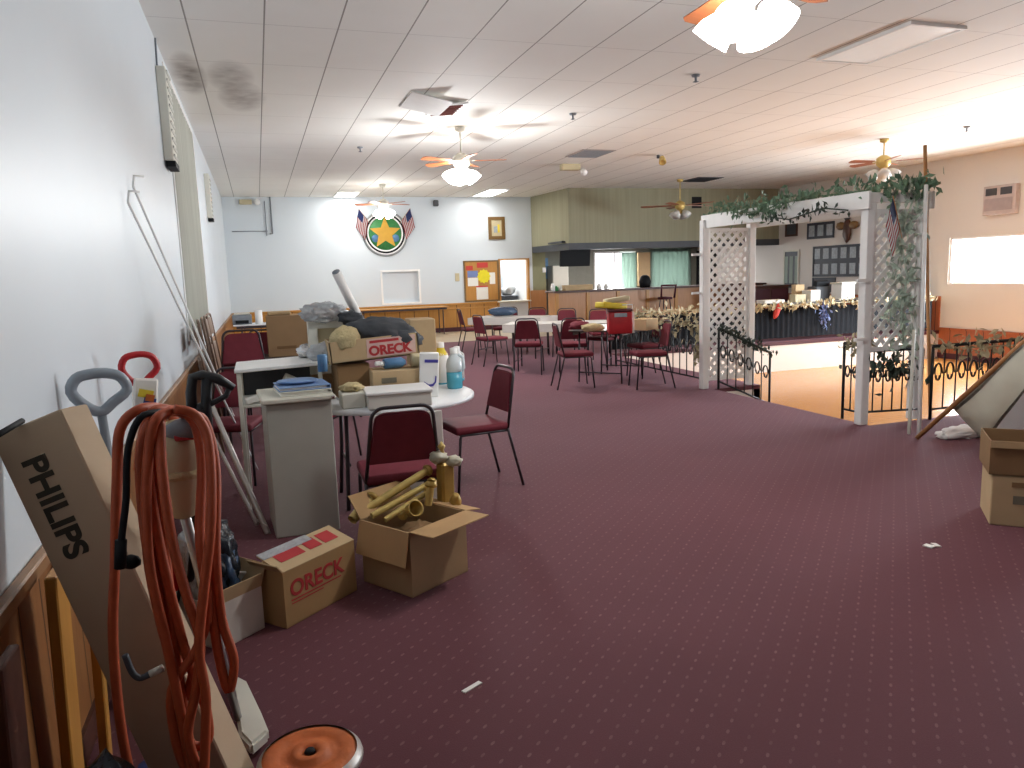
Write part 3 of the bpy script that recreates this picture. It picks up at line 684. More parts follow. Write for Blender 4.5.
# ------------------------------------------------------------------ left foreground
# PHILIPS carton
TR = AY(60, 409, 2.15); Bp = AY(172, 650, 2.04); a_ = (Bp-TR).normalized()
n_ = Vector((-.3, -1, 0)); n_ = (n_ - a_*n_.dot(a_)).normalized(); w_ = a_.cross(n_)
if w_.x > 0: w_ = -w_
L_, W_, D_ = TR.z/-a_.z - .05, .195, .125
t = thing('lamp_carton', 'long brown lettered carton leaning on the left wall in the foreground', 'box', TR+a_*L_)
MB().obox(TR, a_*L_, w_*W_, -n_*D_, .004).build('body', M('cardboard_gray_tan', 'b8a288', .85, .06, 6, bump=.05), t)
MB().obox(TR-a_*.0015+w_*.008-n_*.055, w_*(W_-.016), -n_*.02, a_*.003).build('packing_tape', m['card2'], t)
s0 = TR + w_*.115 + a_*.085 + n_*.0015
text('PHILIPS', m['printblack'], t, s0+w_*.032, a_, -w_, .088, .003)
# honey boards on the wall side
wb = AX(62, 660, -.60)
solo(MB().box((wb.x, wb.y, .392), (.03, .12, .78), (0, .03, 0), .004), 'wood_board', m['honey'], 'honey wood board leaning on the wainscot behind the lettered carton', 'board', 'boards leaning behind the carton')
wb = AX(96, 640, -.58)
solo(MB().box((wb.x, wb.y, .382), (.03, .05, .76), (0, .03, 0), .004), 'wood_board', m['honey'], 'narrow honey wood strip right of the wider leaning board', 'board', 'boards leaning behind the carton')
# black strap at the very left
solo(MB().tube([AX(-4, 436, -.62), AX(10, 428, -.61), AX(22, 421, -.6)], .008), 'cable', m['tv'], 'black cable end above the lettered carton at the left edge', 'cable')

# D handled shovels
def dhandle(mb_parent, c, w, h, tw, mat, rot, r=.016):
    """closed D loop: domed top, straight grip, two arms to the shaft"""
    R = Euler(rot).to_matrix(); pts = [(-w, 0, h*.55), (-w*.8, 0, h*.9), (-w*.3, 0, h), (w*.3, 0, h), (w*.8, 0, h*.86), (w, 0, h*.5), (w*.45, 0, h*.18), (0, 0, -h*.05), (-w*.55, 0, h*.15)]
    P = []
    n = len(pts)
    for i in range(n):   # smooth
        p0, p1, p2, p3 = (Vector(pts[(i+k_) % n]) for k_ in (-1, 0, 1, 2))
        for s_ in (0, .34, .67):
            P.append(.5*((2*p1)+(-p0+p2)*s_+(2*p0-5*p1+4*p2-p3)*s_*s_+(-p0+3*p1-3*p2+p3)*s_**3))
    return MB().tube([c + R @ p for p in P], r, 8, closed=True).build('handle', mat, mb_parent)
def shovel(name, label, top, bottom, w, h, hm, shaft, blade, yaw, r, bw=.2):
    t = thing(name, label, 'shovel', (bottom.x, bottom.y, bottom.z))
    d = (bottom-top).normalized(); lean = (math.atan2(-d.y, -d.z), math.atan2(d.x, -d.z))
    dhandle(t, top, w, h, .02, hm, (0, -math.atan2(d.x, -d.z)*-1, yaw), r)
    MB().cyl(top, bottom-d*.25, .015, seg=12).build('shaft', shaft, t)
    g_ = []; side = Vector((math.cos(yaw), math.sin(yaw), 0)); side = (side-d*side.dot(d)).normalized(); nn = d.cross(side)
    for i in range(7):
        u = i/6; rowp = []
        for jx in range(9):
            v = jx/8*2-1; rowp.append(bottom - d*.30*(1-u) + side*v*bw/2*(.8+.2*u) + nn*(.05*(v*v) - .03*math.sin(u*PI)))
        g_.append(rowp)
    MB().sheet(g_, thick=.006).build('blade', blade, t)
    return t
top = AX(101, 410, -.56)
shovel('snow_shovel', 'shovel with gray D-shaped grip standing behind the lettered carton', top, Vector((-.52, top.y+.05, .01)), .088, .13, M('pale_gray_grip', '99a4ae', .5), m['grayplastic'], m['grayplastic'], .35, .019)
top = AX(141, 384, -.52)
t = shovel('snow_shovel', 'shovel with red D-shaped grip and coloured sticker below it', top, Vector((-.50, top.y+.05, .01)), .075, .13, m['red'], m['dgray'], m['red'], .5, .015)
lb = MB().box(top+Vector((.012, -.01, -.06)), (.10, .04, .17), (0, .12, .3), .008); lb.build('sticker', m['paper'], t)
MB().box(top+Vector((.02, -.036, -.04)), (.06, .004, .035), (0, .3, .3)).build('sticker_band', m['yellow'], t)
MB().box(top+Vector((.03, -.036, -.085)), (.05, .004, .05), (0, .3, .3)).build('sticker_band', m['blue'], t)
MB().box(top+Vector((.035, -.037, -.06)), (.035, .004, .03), (0, .3, .3)).build('sticker_band', m['orangemetal'], t)
top = AY(203, 412, 3.1)
t = shovel('snow_shovel', 'shovel with big black D-shaped grip left of the aluminium poles', top, Vector((-.42, 3.5, .01)), .01, .02, m['dkplastic'], m['dkplastic'], m['dkplastic'], .2, .018, .14)
P = [AY(x, y, 3.1) for x, y in ((192, 412), (191, 392), (193, 377), (202, 375), (218, 379), (234, 388))]
MB().tube(P, [.02, .02, .02, .02, .02, .014], 10).build('grip', m['dkplastic'], t)
MB().tube([AY(189, 412, 3.1), AY(205, 407, 3.1), AY(226, 396, 3.1), AY(229, 389, 3.1)], .011, 8).build('grip', m['dkplastic'], t)
MB().tube([AY(207, 377, 3.1), AY(206, 405, 3.1), AY(208, 430, 3.12)], .02, 10).build('collar', m['dkplastic'], t)
# aluminium poles
t = thing('folding_stand', 'two joined aluminium poles leaning in front of the chair stacks', 'stand', AZ(268, 534, 0))
pts = [AZ(268, 534, .0), AZ(257, 524, .02)]
tp = AX(204, 388, -.46); tp2 = AX(205, 420, -.46)
MB().cyl(pts[0], tp, .019, seg=12).build('pole', m['alum'], t); MB().cyl(pts[1], tp2, .013, seg=12).build('pole', m['alum'], t)
MB().tube([pts[1]+Vector((0, 0, .03)), pts[0]+Vector((0, 0, .05))], .005).build('link', m['alum'], t)
# upright vacuum/steam cleaner with orange cord
t = thing('floor_cleaner', 'upright floor cleaner with cream body and gray grip, draped with orange cord', 'floor cleaner', AZ(250, 745, 0))
g0 = AY(168, 432, 2.08); g1 = AY(202, 424, 2.02)
MB().tube([g0, g0.lerp(g1, .3), g0.lerp(g1, .7), g1], [.018, .026, .03, .026], 14).build('grip', m['grayplastic'], t)
MB().tube([AY(176, 437, 2.05), AY(203, 434, 2.03)], .012, 10).build('trigger', m['red'], t)
b0, b1, b2 = AY(182, 428, 2.1), AY(180, 470, 2.14), AY(184, 512, 2.18)
MB().tube([b0, b0.lerp(b1, .4), b1, b1.lerp(b2, .6), b2], [.05, .068, .07, .055, .035], 18).build('body', m['cream'], t)
MB().tube([b1+Vector((0, -.005, .01)), b1+Vector((0, -.005, -.012))], .0735, 18).build('band', m['rag'], t)
MB().cyl(b2, AZ(238, 718, .06), .014, seg=12).build('pole', m['steel'], t)
gp = AZ(251, 738, 0)
MB().prism([AZ(x, y, .02) for x, y in ((232, 682), (247, 690), (262, 722), (270, 742), (252, 758), (240, 745))], (0, 0, .045), bev=.01).build('floor_head', m['offwhite'], t)
# orange cord loops
def loop(pp, Y=1.93, r=.0115):
    Q = []
    V = [AY(x, y, Y+(d if len(e) else 0)) for (x, y, *e) in pp for d in [e[0] if e else 0]]
    n = len(V)
    for i in range(n-1):
        p0, p1, p2, p3 = V[max(0, i-1)], V[i], V[i+1], V[min(n-1, i+2)]
        for s_ in (0, .2, .4, .6, .8): Q.append(.5*((2*p1)+(-p0+p2)*s_+(2*p0-5*p1+4*p2-p3)*s_*s_+(-p0+3*p1-3*p2+p3)*s_**3))
    Q.append(V[-1]); return Q
t = thing('extension_cord', 'thick orange cord hanging in long loops over the floor cleaner', 'cord', AY(165, 415, 2.0))
cords = [
 [(130, 775), (120, 720), (113, 640), (115, 560), (117, 480), (120, 430), (138, 410), (160, 408, .1), (175, 420, .3)],
 [(139, 470), (142, 440), (152, 412), (172, 410, .06), (186, 416, .14)],
 [(186, 775), (180, 700), (160, 600), (148, 520), (143, 460), (152, 424), (170, 411, .06), (188, 413, .12), (204, 425, .1), (212, 460, .05), (214, 530), (208, 600), (196, 660), (184, 700), (176, 650), (166, 560), (156, 470), (152, 440), (164, 414, .05)],
 [(168, 412, .05), (154, 424), (148, 450), (152, 500), (165, 570), (185, 650), (205, 705), (208, 740), (190, 742), (180, 690), (160, 620), (146, 540), (140, 470), (146, 430), (160, 415, .05)],
 [(178, 410, .06), (194, 415, .09), (206, 424, .1), (216, 470, .06), (216, 560), (222, 620), (234, 660), (228, 690), (216, 640), (208, 560), (206, 480, .03), (200, 430, .08)],
 [(168, 411, .05), (186, 414, .07), (197, 430, .06), (202, 470, .04), (200, 540), (208, 610), (196, 650), (172, 690), (176, 740), (186, 770)],
]
cords += [[(172, 411, .05), (157, 418), (150, 440), (146, 500), (150, 570), (168, 650), (184, 730), (192, 775)], [(160, 420, .04), (162, 470), (172, 540), (188, 600), (200, 640), (196, 690), (188, 735), (200, 775)], [(174, 409, .05), (196, 416, .06), (209, 446, .04), (211, 520), (204, 590), (199, 650), (206, 700), (204, 775)]]
for i, cpts in enumerate(cords): MB().tube(loop(cpts, 1.93-.012*i), .0118, 8).build('cord_loop', m['orange'], t)
t = thing('power_cord', 'black power cord with plug hanging over the orange cord', 'cord', AY(120, 560, 1.88))
MB().tube(loop([(160, 412, .05), (140, 418), (128, 450), (126, 500), (122, 535), (121, 560)], 1.86), .008, 8).build('cable', m['tv'], t)
MB().cyl(AY(121, 540, 1.86), AY(120, 568, 1.86), .013, seg=12).build('plug', m['tv'], t)
MB().blob(AY(131, 562, 1.9), (.022, .02, .018), 2, .2, 2, 2).build('tie', m['tv'], t)
q0 = loop([(125, 655), (132, 672), (140, 678), (150, 674)], 1.9)
t = thing('hook', 'dark spring hook with white tip lying on the lettered carton', 'hook', q0[0])
MB().tube(q0, .008, 8).build('spring', m['dgray'], t); MB().cyl(q0[-1], q0[-1]+Vector((.03, 0, .01)), .009).build('tip', m['offwhite'], t)
# dark bags at the foot of the carton
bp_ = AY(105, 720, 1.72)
solo(MB().blob((bp_.x-.02, 1.75, .24), (.13, .14, .25), 61, .2, 2, 4, flat=.235), 'rubbish_bag', m['bagdark'], 'black plastic bag on the floor left of the lettered carton', 'bag')  # bag made larger to fill the dark corner
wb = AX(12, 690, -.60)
solo(MB().box((wb.x-.01, wb.y-.02, .37), (.025, .13, .74), (0, .03, 0), .004), 'wood_board', m['darkwood'], 'dark board standing in for shade on the wainscot at the left edge', 'board', 'boards leaning behind the carton')  # added dark board in place of shade on the near wainscot
solo(MB().blob(AZ(152, 762, .13)+Vector((0, .02, -.06)), (.06, .05, .06), 63, .25, 2, 3, flat=.055), 'blue_bag', m['blue'], 'small blue bag on the floor below the lettered carton', 'bag')
# orange reel
rc = AZ(310, 752, .24)
t = thing('cable_reel', 'orange metal reel with worn rim on the carpet in the foreground', 'reel', (rc.x, rc.y, 0))
rr = .142
MB().lathe([(0, .225), (.018, .225), (.018, .24), (.03, .247), (.05, .247), (.055, .236), (.085, .236), (.092, .242), (rr-.02, .238), (rr, .226), (rr+.003, .217), (rr, .208), (rr-.02, .208), (0, .208)], (rc.x, rc.y, 0), 40).build('flange', m['orangemetal'], t)
MB().lathe([(rr-.012, .241), (rr+.001, .2285), (rr+.0045, .217), (rr+.001, .206), (rr-.004, .217)], (rc.x, rc.y, 0), 40).build('rim', m['alum'], t)
MB().lathe([(0, .21), (.09, .21), (.09, .02), (0, .02)], (rc.x, rc.y, 0), 28).build('drum', m['dgray'], t)
MB().lathe([(0, .03), (rr, .03), (rr+.004, .02), (rr, 0), (0, 0)], (rc.x, rc.y, 0), 40).build('flange', m['orangemetal'], t)
MB().lathe([(0, .2485), (.012, .2485), (.016, .2405), (0, .24)], (rc.x, rc.y, 0), 16).build('hub_hole', m['tv'], t)

# open white carton with bags
def open_box(name, label, c, rz, d, mat, inside, flaps, group=None, wt=.006):
    t = thing(name, label, 'box', c, rz, group); x, y, z = d
    MB().box((0, 0, wt/2), (x, y, wt)).build('bottom', mat, t, False)
    MB().box((0, -y/2+wt/2, z/2), (x, wt, z)).build('front_panel', mat, t, False); MB().box((0, y/2-wt/2, z/2), (x, wt, z)).build('back_panel', mat, t, False)
    MB().box((-x/2+wt/2, 0, z/2), (wt, y-2*wt, z)).build('side_panel', mat, t, False); MB().box((x/2-wt/2, 0, z/2), (wt, y-2*wt, z)).build('side_panel', mat, t, False)
    for side, ang, ln in flaps:
        b = MB()
        if side in 'fb':
            s_ = -1 if side == 'f' else 1; dv = Vector((0, s_*math.cos(ang), math.sin(ang))); o = Vector((-x/2, s_*(y/2), z)); b.obox(o, Vector((x, 0, 0)), dv*ln, dv.cross(Vector((s_, 0, 0)))*-.005)
        else:
            s_ = -1 if side == 'l' else 1; dv = Vector((s_*math.cos(ang), 0, math.sin(ang))); o = Vector((s_*x/2, -y/2, z)); b.obox(o, Vector((0, y, 0)), dv*ln, dv.cross(Vector((0, s_, 0)))*.005)
        b.build('flap', inside, t, False)
    return t
p0 = AZ(232, 645, 0); p1 = AZ(268, 626, 0)
ang = math.atan2(p1.y-p0.y, p1.x-p0.x)
d1 = Vector((math.cos(ang), math.sin(ang), 0)); d2 = Vector((-math.sin(ang), math.cos(ang), 0)); wd = .24
cc = p0 + d1*.06 + d2*.15
ob = open_box('open_carton', 'open white carton stuffed with dark plastic bags, left of the red-lettered carton', (cc.x, cc.y, 0), ang, (.24, .30, .2), m['cardw'], m['card2'], (('r', 1.2, .1), ('f', 1.45, .06)))
solo(MB().blob((cc.x-.05, cc.y+.04, .30), (.09, .12, .21), 75, .3, 2.4, 4), 'clear_bag', m['bagclear'], 'clear gray plastic bag at the back of the open white carton', 'bag')
solo(MB().blob((cc.x, cc.y+.02, .32), (.1, .11, .2), 71, .3, 2.2, 4), 'plastic_bag', m['bagdark'], 'dark plastic bag standing in the open white carton', 'bag')
solo(MB().blob((cc.x+.03, cc.y+.0, .25), (.07, .08, .14), 73, .3, 2.4, 4), 'plastic_bag', m['bagblue'], 'shiny blue plastic bag in front in the open white carton', 'bag')
solo(MB().box((cc.x+.09, cc.y+.05, .23), (.06, .01, .05), (.5, .3, .4)), 'paper_scrap', m['paper'], 'small white paper sticking out of the open white carton', 'paper')
# ORECK carton on floor
p0 = AZ(287, 629, 0); p1 = AZ(357, 590, 0); ang = math.atan2(p1.y-p0.y, p1.x-p0.x); ln = (p1-p0).length
d1 = Vector((math.cos(ang), math.sin(ang), 0)); d2 = Vector((-math.sin(ang), math.cos(ang), 0)); cc2 = p0 + d1*ln/2 + d2*.1
t = open_box('lettered_carton', 'tan floor carton with red lettering and a half raised red-printed flap', (cc2.x, cc2.y, 0), ang, (ln, .2, .262), M('cardboard_tan', 'b08f62', .85, .08, 6, bump=.05), m['card2'], (('l', .9, .05),))
Z0 = .262
fdir = (d2*.9+Vector((0, 0, .28))).normalized()
MB().obox(p0+Vector((0, 0, Z0))+d1*.0, d1*ln, fdir*.17, Vector((0, 0, .004))).build('flap', m['card2'], t)
for u0, u1 in ((.05, .2), (.23, .31), (.33, .42)):
    MB().obox(p0+Vector((0, 0, Z0+.0055))+d1*u0+fdir*.06, d1*(u1-u0), fdir*.08, Vector((0, 0, .001))).build('print', m['printred'], t)
MB().obox(p0+Vector((0, 0, Z0+.006))+d1*.0+fdir*.12, d1*.3, fdir*.05, Vector((0, 0, .002))).build('packing_tape', m['bagclear'], t)
fo = p0 - d2*.0015
text('ORECK', m['printred'], t, fo+d1*.035+Vector((0, 0, .135)), d1, (0, 0, 1), .105, .0025)
MB().obox(fo+d1*.04+Vector((0, 0, .115)), d1*.32, Vector((0, 0, .006)), d2*.001).obox(fo+d1*.04+Vector((0, 0, .1)), d1*.2, Vector((0, 0, .005)), d2*.001).build('small_print', m['printred'], t)
solo(MB().blob((cc2.x-.1, cc2.y, .12), (.05, .06, .1), 77, .3, 2.4, 3), 'plastic_bag', m['bagdark'], 'dark bag inside the red-lettered floor carton', 'bag')
# open carton with trophies
p0 = AZ(413, 598, 0); p1 = AZ(468, 571, 0); ang = math.atan2(p1.y-p0.y, p1.x-p0.x); ln = (p1-p0).length
d1 = Vector((math.cos(ang), math.sin(ang), 0)); d2 = Vector((-math.sin(ang), math.cos(ang), 0)); cw = .36; cc3 = p0 + d1*ln/2 + d2*cw/2
t = open_box('open_carton', 'open brown carton full of brass trophy parts, front flap folded out', (cc3.x, cc3.y, 0), ang, (ln, cw, .33), m['card'], m['cardtop'], (('f', .02, .16), ('l', -1.35, .17), ('r', -.2, .12), ('b', .9, .14)))
BG = 'brass trophy columns in the open carton'
base = Vector((cc3.x, cc3.y, .0))
def column(a, b, r, label, wooden=False):
    t = thing('trophy_column', label, 'trophy part', a, 0, BG); a = Vector(a); b = Vector(b); d = (b-a).normalized(); R = d.to_track_quat('Z', 'Y').to_matrix(); L = (b-a).length
    MB().lathe([(r*(1 if i % 2 else .8)*1.0, 0) if False else (r*.92, 0), (r, L*.5), (r*.92, L)], a, 10, R).build('shaft', m['brass'], t)
    MB().lathe([(0, 0), (r*1.5, 0), (r*1.5, .012), (r, .03)], a+d*(L-.012), 14, R).build('cap', m['marble'] if wooden else m['gold'], t)
    return t
def al(px, py, Y): return AY(px, py, Y)
solo(MB().blob((cc3.x, cc3.y, .19), (.15, .13, .09), 87, .35, 3, 4), 'packing_paper', m['card3'], 'crumpled brown paper packed under the brass parts in the open carton', 'paper')
column(al(362, 512, 3.83), al(428, 470, 3.95), .022, 'longest brass column slanting up across the open carton')
column(al(372, 516, 3.78), al(432, 482, 3.9), .018, 'brass column lying just below the longest slanting one')
column(al(385, 520, 3.72), al(428, 492, 3.84), .016, 'shortest slanting brass column, lowest of the three')
column(al(352, 520, 3.8), al(372, 498, 3.9), .03, 'stubby brass column at the left of the open carton')
t = thing('trophy_cup', 'dull brass cup with open mouth at the front of the carton', 'trophy part', al(412, 520, 3.75))
R = Euler((1.1, .2, .3)).to_matrix()
MB().lathe([(0, 0), (.02, .0), (.035, .03), (.042, .08), (.045, .085), (.036, .08), (.028, .03), (0, .02)], al(408, 512, 3.74), 18, R).build('cup', m['gold'], t)
MB().lathe([(.012, 0), (.01, -.05), (.03, -.055), (.03, -.06), (0, -.06)], al(408, 512, 3.74), 14, R).build('stem', m['brass'], t)
t = thing('trophy', 'tall brass trophy with pale rosette top standing in the open carton', 'trophy', al(445, 500, 3.95))
c0 = al(447, 505, 3.95); c1 = al(444, 462, 3.95)
MB().box((c0+c1)/2, (.085, .07, (c1-c0).length), (0, .03, .4), .012).build('body', m['gold'], t)
MB().blob(c1+Vector((-.03, 0, .03)), (.05, .045, .035), 81, .3, 3, 3).blob(c1+Vector((.05, 0, .0)), (.05, .045, .03), 83, .3, 3, 3).build('rosette', m['marble'], t)
MB().lathe([(0, 0), (.02, 0), (.012, .04), (.022, .06), (0, .09)], c1+Vector((-.01, 0, .03)), 12).build('finial', m['brass'], t)
t = thing('trophy', 'short marble-footed brass trophy at the right of the open carton', 'trophy', al(457, 512, 3.85))
c0 = al(456, 512, 3.85)
MB().lathe([(0, 0), (.06, 0), (.06, .025), (.05, .03), (0, .03)], c0, 16).build('base', m['marble'], t); MB().blob(c0+Vector((0, 0, .06)), (.03, .03, .045), 85, .3, 3, 3).build('figure', m['gold'], t)
column(al(428, 505, 3.8), al(431, 484, 3.8), .022, 'upright brass column between the cup and tall trophy')
# scraps
solo(MB().box(AZ(472, 687, .003), (.09, .02, .004), (0, 0, .5)), 'paper_scrap', m['paper'], 'crumpled white paper scrap on the carpet in the foreground centre', 'paper')
solo(MB().box(AZ(929, 546, .004), (.04, .05, .006), (0, 0, .3)).box(AZ(936, 545, .004), (.03, .05, .006), (0, .1, -.3)), 'paper_scrap', m['paper'], 'white paper scrap on the carpet in front of the right cartons', 'paper')

# right cartons
pL = AY(978, 522, 3.2)
t = carton('carton', 'beige printed carton on the carpet at the right edge, under the brown one', (4.27, 3.10, 0), -.75, (.5, .36, .30), m['card2'])
MB().box((-.02, -.181, .16), (.24, .003, .05)).build('print', m['printgray'], t, False); MB().box((-.05, -.181, .25), (.2, .003, .03)).build('print', m['card3'], t, False)
MB().box((.08, -.182, .07), (.1, .003, .07)).build('label_sheet', m['paper'], t, False)
ob = open_box('open_carton', 'brown open carton on top of the beige printed one at right', (4.27, 3.11, .3035), -.75, (.52, .38, .2), m['card3'], m['card'], (('f', -1.4, .04),))

# ------------------------------------------------------------------ arbor
t = thing('arbor', 'white wooden lattice arbor standing at the top of the dance floor steps', 'arbor', (5.75, 6.9, 0))
HA = 2.13
posts = [(5.36, 8.3), (6.05, 8.3), (5.42, 5.68), (6.06, 5.68)]
for x, y in posts: MB().box((x, y, HA/2), (.09, .09, HA), bev=.006).build('post', m['white'], t)
def lattice(x0, x1, y, z0, z1, sp=.125):
    b = MB(); W = x1-x0; Hh = z1-z0; n = int((W+Hh)/sp)+1
    for sgn in (1, -1):
        for i in range(-1, n+1):
            c = i*sp*1.0
            # line x+z=c (sgn 1) or (W-x)+z=c clipped
            x_a = max(0, c-Hh); x_b = min(W, c)
            if x_b-x_a < .02: continue
            pa = (x_a, c-x_a); pb = (x_b, c-x_b)
            if sgn < 0: pa = (W-pa[0], pa[1]); pb = (W-pb[0], pb[1])
            A_ = Vector((x0+pa[0], y+sgn*.006, z0+pa[1])); B_ = Vector((x0+pb[0], y+sgn*.006, z0+pb[1])); d = B_-A_
            b.box((A_+B_)/2, (d.length, .009, .04), Euler((0, -math.atan2(d.z, d.x), 0)).to_matrix())
    for z in (z0, z1): b.span(x0, x1, y-.015, y+.015, z-.02, z+.02)
    b.span(x0-.0, x0+.03, y-.015, y+.015, z0, z1).span(x1-.03, x1, y-.015, y+.015, z0, z1)
    return b
lattice(5.41, 6.0, 8.3, .12, HA-.12).build('lattice', m['white'], t)
lattice(5.47, 6.02, 5.68, .72, HA-.12).build('lattice', m['white'], t)
MB().span(5.345, 5.375, 5.6, 8.36, HA-.1, HA+.06, .004).build('beam', m['white'], t)
MB().span(6.1, 6.13, 5.6, 8.36, HA-.1, HA+.06, .004).build('beam', m['white'], t)
for y in (5.65, 6.3, 6.98, 7.66, 8.32): MB().span(5.375, 6.1, y-.02, y+.02, HA-.04, HA+.05, .004).build('rafter', m['white'], t)
for pc in ((5.26, 8.32, HA-.42), (5.26, 8.32, HA-.9), (5.32, 5.62, HA-.75), (5.32, 5.62, HA-1.3)): MB().box(pc, (.13, .03, .03)).build('peg', m['white'], t)
def leaves(path, n, spread, size, seed, squash=(1, 1, 1)):
    rnd = random.Random(seed); b = MB(); P = [Vector(p) for p in path]; seg = [(P[i+1]-P[i]).length for i in range(len(P)-1)]; tot = sum(seg)
    b.tube(P, .008, 5)
    for i in range(n):
        s_ = rnd.random()*tot; k_ = 0
        while k_ < len(seg)-1 and s_ > seg[k_]: s_ -= seg[k_]; k_ += 1
        c = P[k_].lerp(P[k_+1], min(1, s_/seg[k_])) + Vector((rnd.gauss(0, spread*squash[0]), rnd.gauss(0, spread*squash[1]), rnd.gauss(0, spread*squash[2])))
        R = Euler((rnd.uniform(0, 6), rnd.uniform(0, 6), rnd.uniform(0, 6))).to_matrix(); z = size*rnd.uniform(.6, 1.3)
        pts = [(-z, 0, 0), (-.2*z, .45*z, .12*z), (z, 0, 0), (-.2*z, -.45*z, .12*z)]
        v = [b.bm.verts.new(c + R @ Vector(q)) for q in pts]
        b.bm.faces.new((v[0], v[1], v[2])); b.bm.faces.new((v[0], v[2], v[3]))
    return b
def garland(path, n, spread, size, seed, mat, label, cat='garland', group=None, squash=(1, 1, 1)):
    return solo(leaves(path, n, spread, size, seed, squash), 'leaf_garland', mat, label, cat, group)
garland([(5.5, 5.5, HA+.08), (5.5, 6.5, HA+.1), (5.5, 7.5, HA+.08), (5.45, 8.3, HA+.08)], 420, .06, .045, 1, m['leaf'], 'green leaf garland lying along the top beam of the white arbor')
garland([(5.27, 6.5, HA+.12), (5.26, 7.0, HA+.0), (5.26, 7.45, HA+.02), (5.28, 7.6, HA+.1)], 170, .05, .04, 2, m['leaf'], 'green leaf spray drooping over the middle of the arbor beam')
garland([(5.25, 5.75, HA-.1), (5.27, 6.1, HA-.05), (5.27, 6.6, HA-.12), (5.27, 6.95, HA-.06)], 60, .03, .035, 3, m['leafdark'], 'thin dark vine hanging below the arbor beam')
garland([(5.9, 5.6, 2.2), (5.75, 5.62, 1.8), (5.85, 5.62, 1.4), (5.8, 5.62, 1.0), (5.85, 5.62, .75)], 260, .11, .05, 4, m['leafpale'], 'pale ivy climbing the right lattice panel of the arbor', squash=(1, .25, 1))
garland([(5.7, 5.6, HA+.12), (6.1, 5.6, HA+.1)], 110, .05, .05, 5, m['leaf'], 'green leaves bunched on the near end of the arbor top')
# small flag on the arbor
def flag(label, base, tip, drop, wid, group=None, seed=0):
    t = thing('american_flag', label, 'flag', base, 0, group)
    base = Vector(base); tip = Vector(tip)
    MB().cyl(base, tip, .006, seg=6).build('stick', m['pole'], t)
    st = MB(); can = MB(); d = (base-tip)*.75; nx, nz = 13, 12; wv = Vector(wid); dr = Vector(drop)
    g_ = [[tip + d*(i/nx)*1.0 + dr*(j/nz) + wv*(.25*math.sin(j*.9+seed)*.3) for j in range(nz+1)] for i in range(nx+1)]
    f0 = 0; V = [[st.bm.verts.new(p) for p in r] for r in g_]
    for i in range(nx):
        for j in range(nz):
            f = st.bm.faces.new((V[i][j], V[i+1][j], V[i+1][j+1], V[i][j+1])); f.smooth = True
            f.material_index = 2 if (i < 7 and j < 5) else (0 if i % 2 == 0 else 1)
    bmesh.ops.solidify(st.bm, geom=st.bm.faces[:], thickness=.004)
    st.build('cloth', [m['flagred'], m['flagwhite'], m['flagblue']], t)
fb = AY(893, 240, 5.55); 
flag('small stars and stripes flag drooping from the arbor right post', AY(902, 238, 5.52), AY(893, 196, 5.40), AY(890, 252, 5.4)-AY(897, 222, 5.4), (.1, .05, 0))
# override: pole pieces
solo(MB().cyl((6.36, 5.7, -PD), AY(925, 145, 5.6), .017, seg=10), 'wood_pole', m['pole'], 'tall brown wooden pole standing beside the arbor right post', 'pole')
a = AZ(919, 436, 0.01); b = AY(926, 185, 5.5)
solo(MB().cyl(a, b, .018, seg=8), 'white_rod', m['white'], 'white rod leaning against the right side of the arbor', 'rod')
a2 = AZ(909, 434, .01)
solo(MB().cyl(a2, AY(914, 330, 5.45), .015, seg=8), 'short_rod', m['offwhite'], 'short white rod leaning inside the arbor right panel', 'rod')

# ------------------------------------------------------------------ railings
def railing(label, p0, p1, h=.8, nb=8, scroll=True, h1=None, z0=0, z1=None, group='wrought iron railings around the dance floor'):
    p0 = Vector(p0); p1 = Vector(p1); t = thing('railing', label, 'railing', p0, 0, group); d = (p1-p0); dn = d.normalized(); H0 = Vector((0, 0, h))
    MB().tube([p0+H0, p1+H0], .018, 6).build('top_rail', m['iron'], t); MB().tube([p0+Vector((0, 0, .1)), p1+Vector((0, 0, .1))], .012, 6).build('bottom_rail', m['iron'], t)
    for i in range(nb+1):
        q = p0+d*(i/nb); e = i in (0, nb)
        MB().cyl(q+Vector((0, 0, 0 if e else .1)), q+H0, .016 if e else .008, seg=6).build('post' if e else 'baluster', m['iron'], t)
    if scroll:
        b = MB()
        for i in range(nb):
            q = p0+d*((i+.5)/nb); s_ = d.length/nb*.38
            for sg in (1, -1):
                b.tube([q+dn*(sg*s_*math.cos(a_)*(1-a_/9)) + Vector((0, 0, h*.62+s_*2.2*math.sin(a_)*(1-a_/9))) for a_ in [x*.5 for x in range(13)]], .006, 5)
        b.build('scrollwork', m['iron'], t)
    return t
railing('short railing left of the arbor near post, with scroll ends', (5.47, 5.68, 0), (5.47, 5.98, 0), .76, 3)
railing('railing under the arbor near lattice panel', (5.5, 5.75, 0), (6.1, 5.63, 0), .7, 6)
railing('railing along the carpet edge right of the arbor, behind the banner', (6.15, 5.56, 0), (9.2, 5.56, 0), .72, 20)
railing('railing left of the arbor far post, covered in dried leaves', (5.45, 8.5, 0), (5.45, 11.0, 0), .76, 14)
railing('stair handrail sloping down from the arbor far post', (5.5, 8.18, 0), (6.28, 8.18, -.36), .78, 6, True)
garland([(5.47, 8.55, .8), (5.47, 9.5, .78), (5.47, 11.0, .8)], 260, .075, .045, 11, m['leafgold'], 'dried gold and gray leaf garland on the railing left of the arbor')
garland([(5.45, 8.5, .75), (5.46, 8.52, .3)], 110, .05, .05, 12, m['leafgold'], 'dried leaf bunch wrapped around the railing end post')
garland([(5.5, 8.15, .78), (5.9, 8.15, .6), (6.28, 8.15, .42)], 170, .035, .035, 13, m['leafdark'], 'dark leaf garland along the sloping stair handrail')
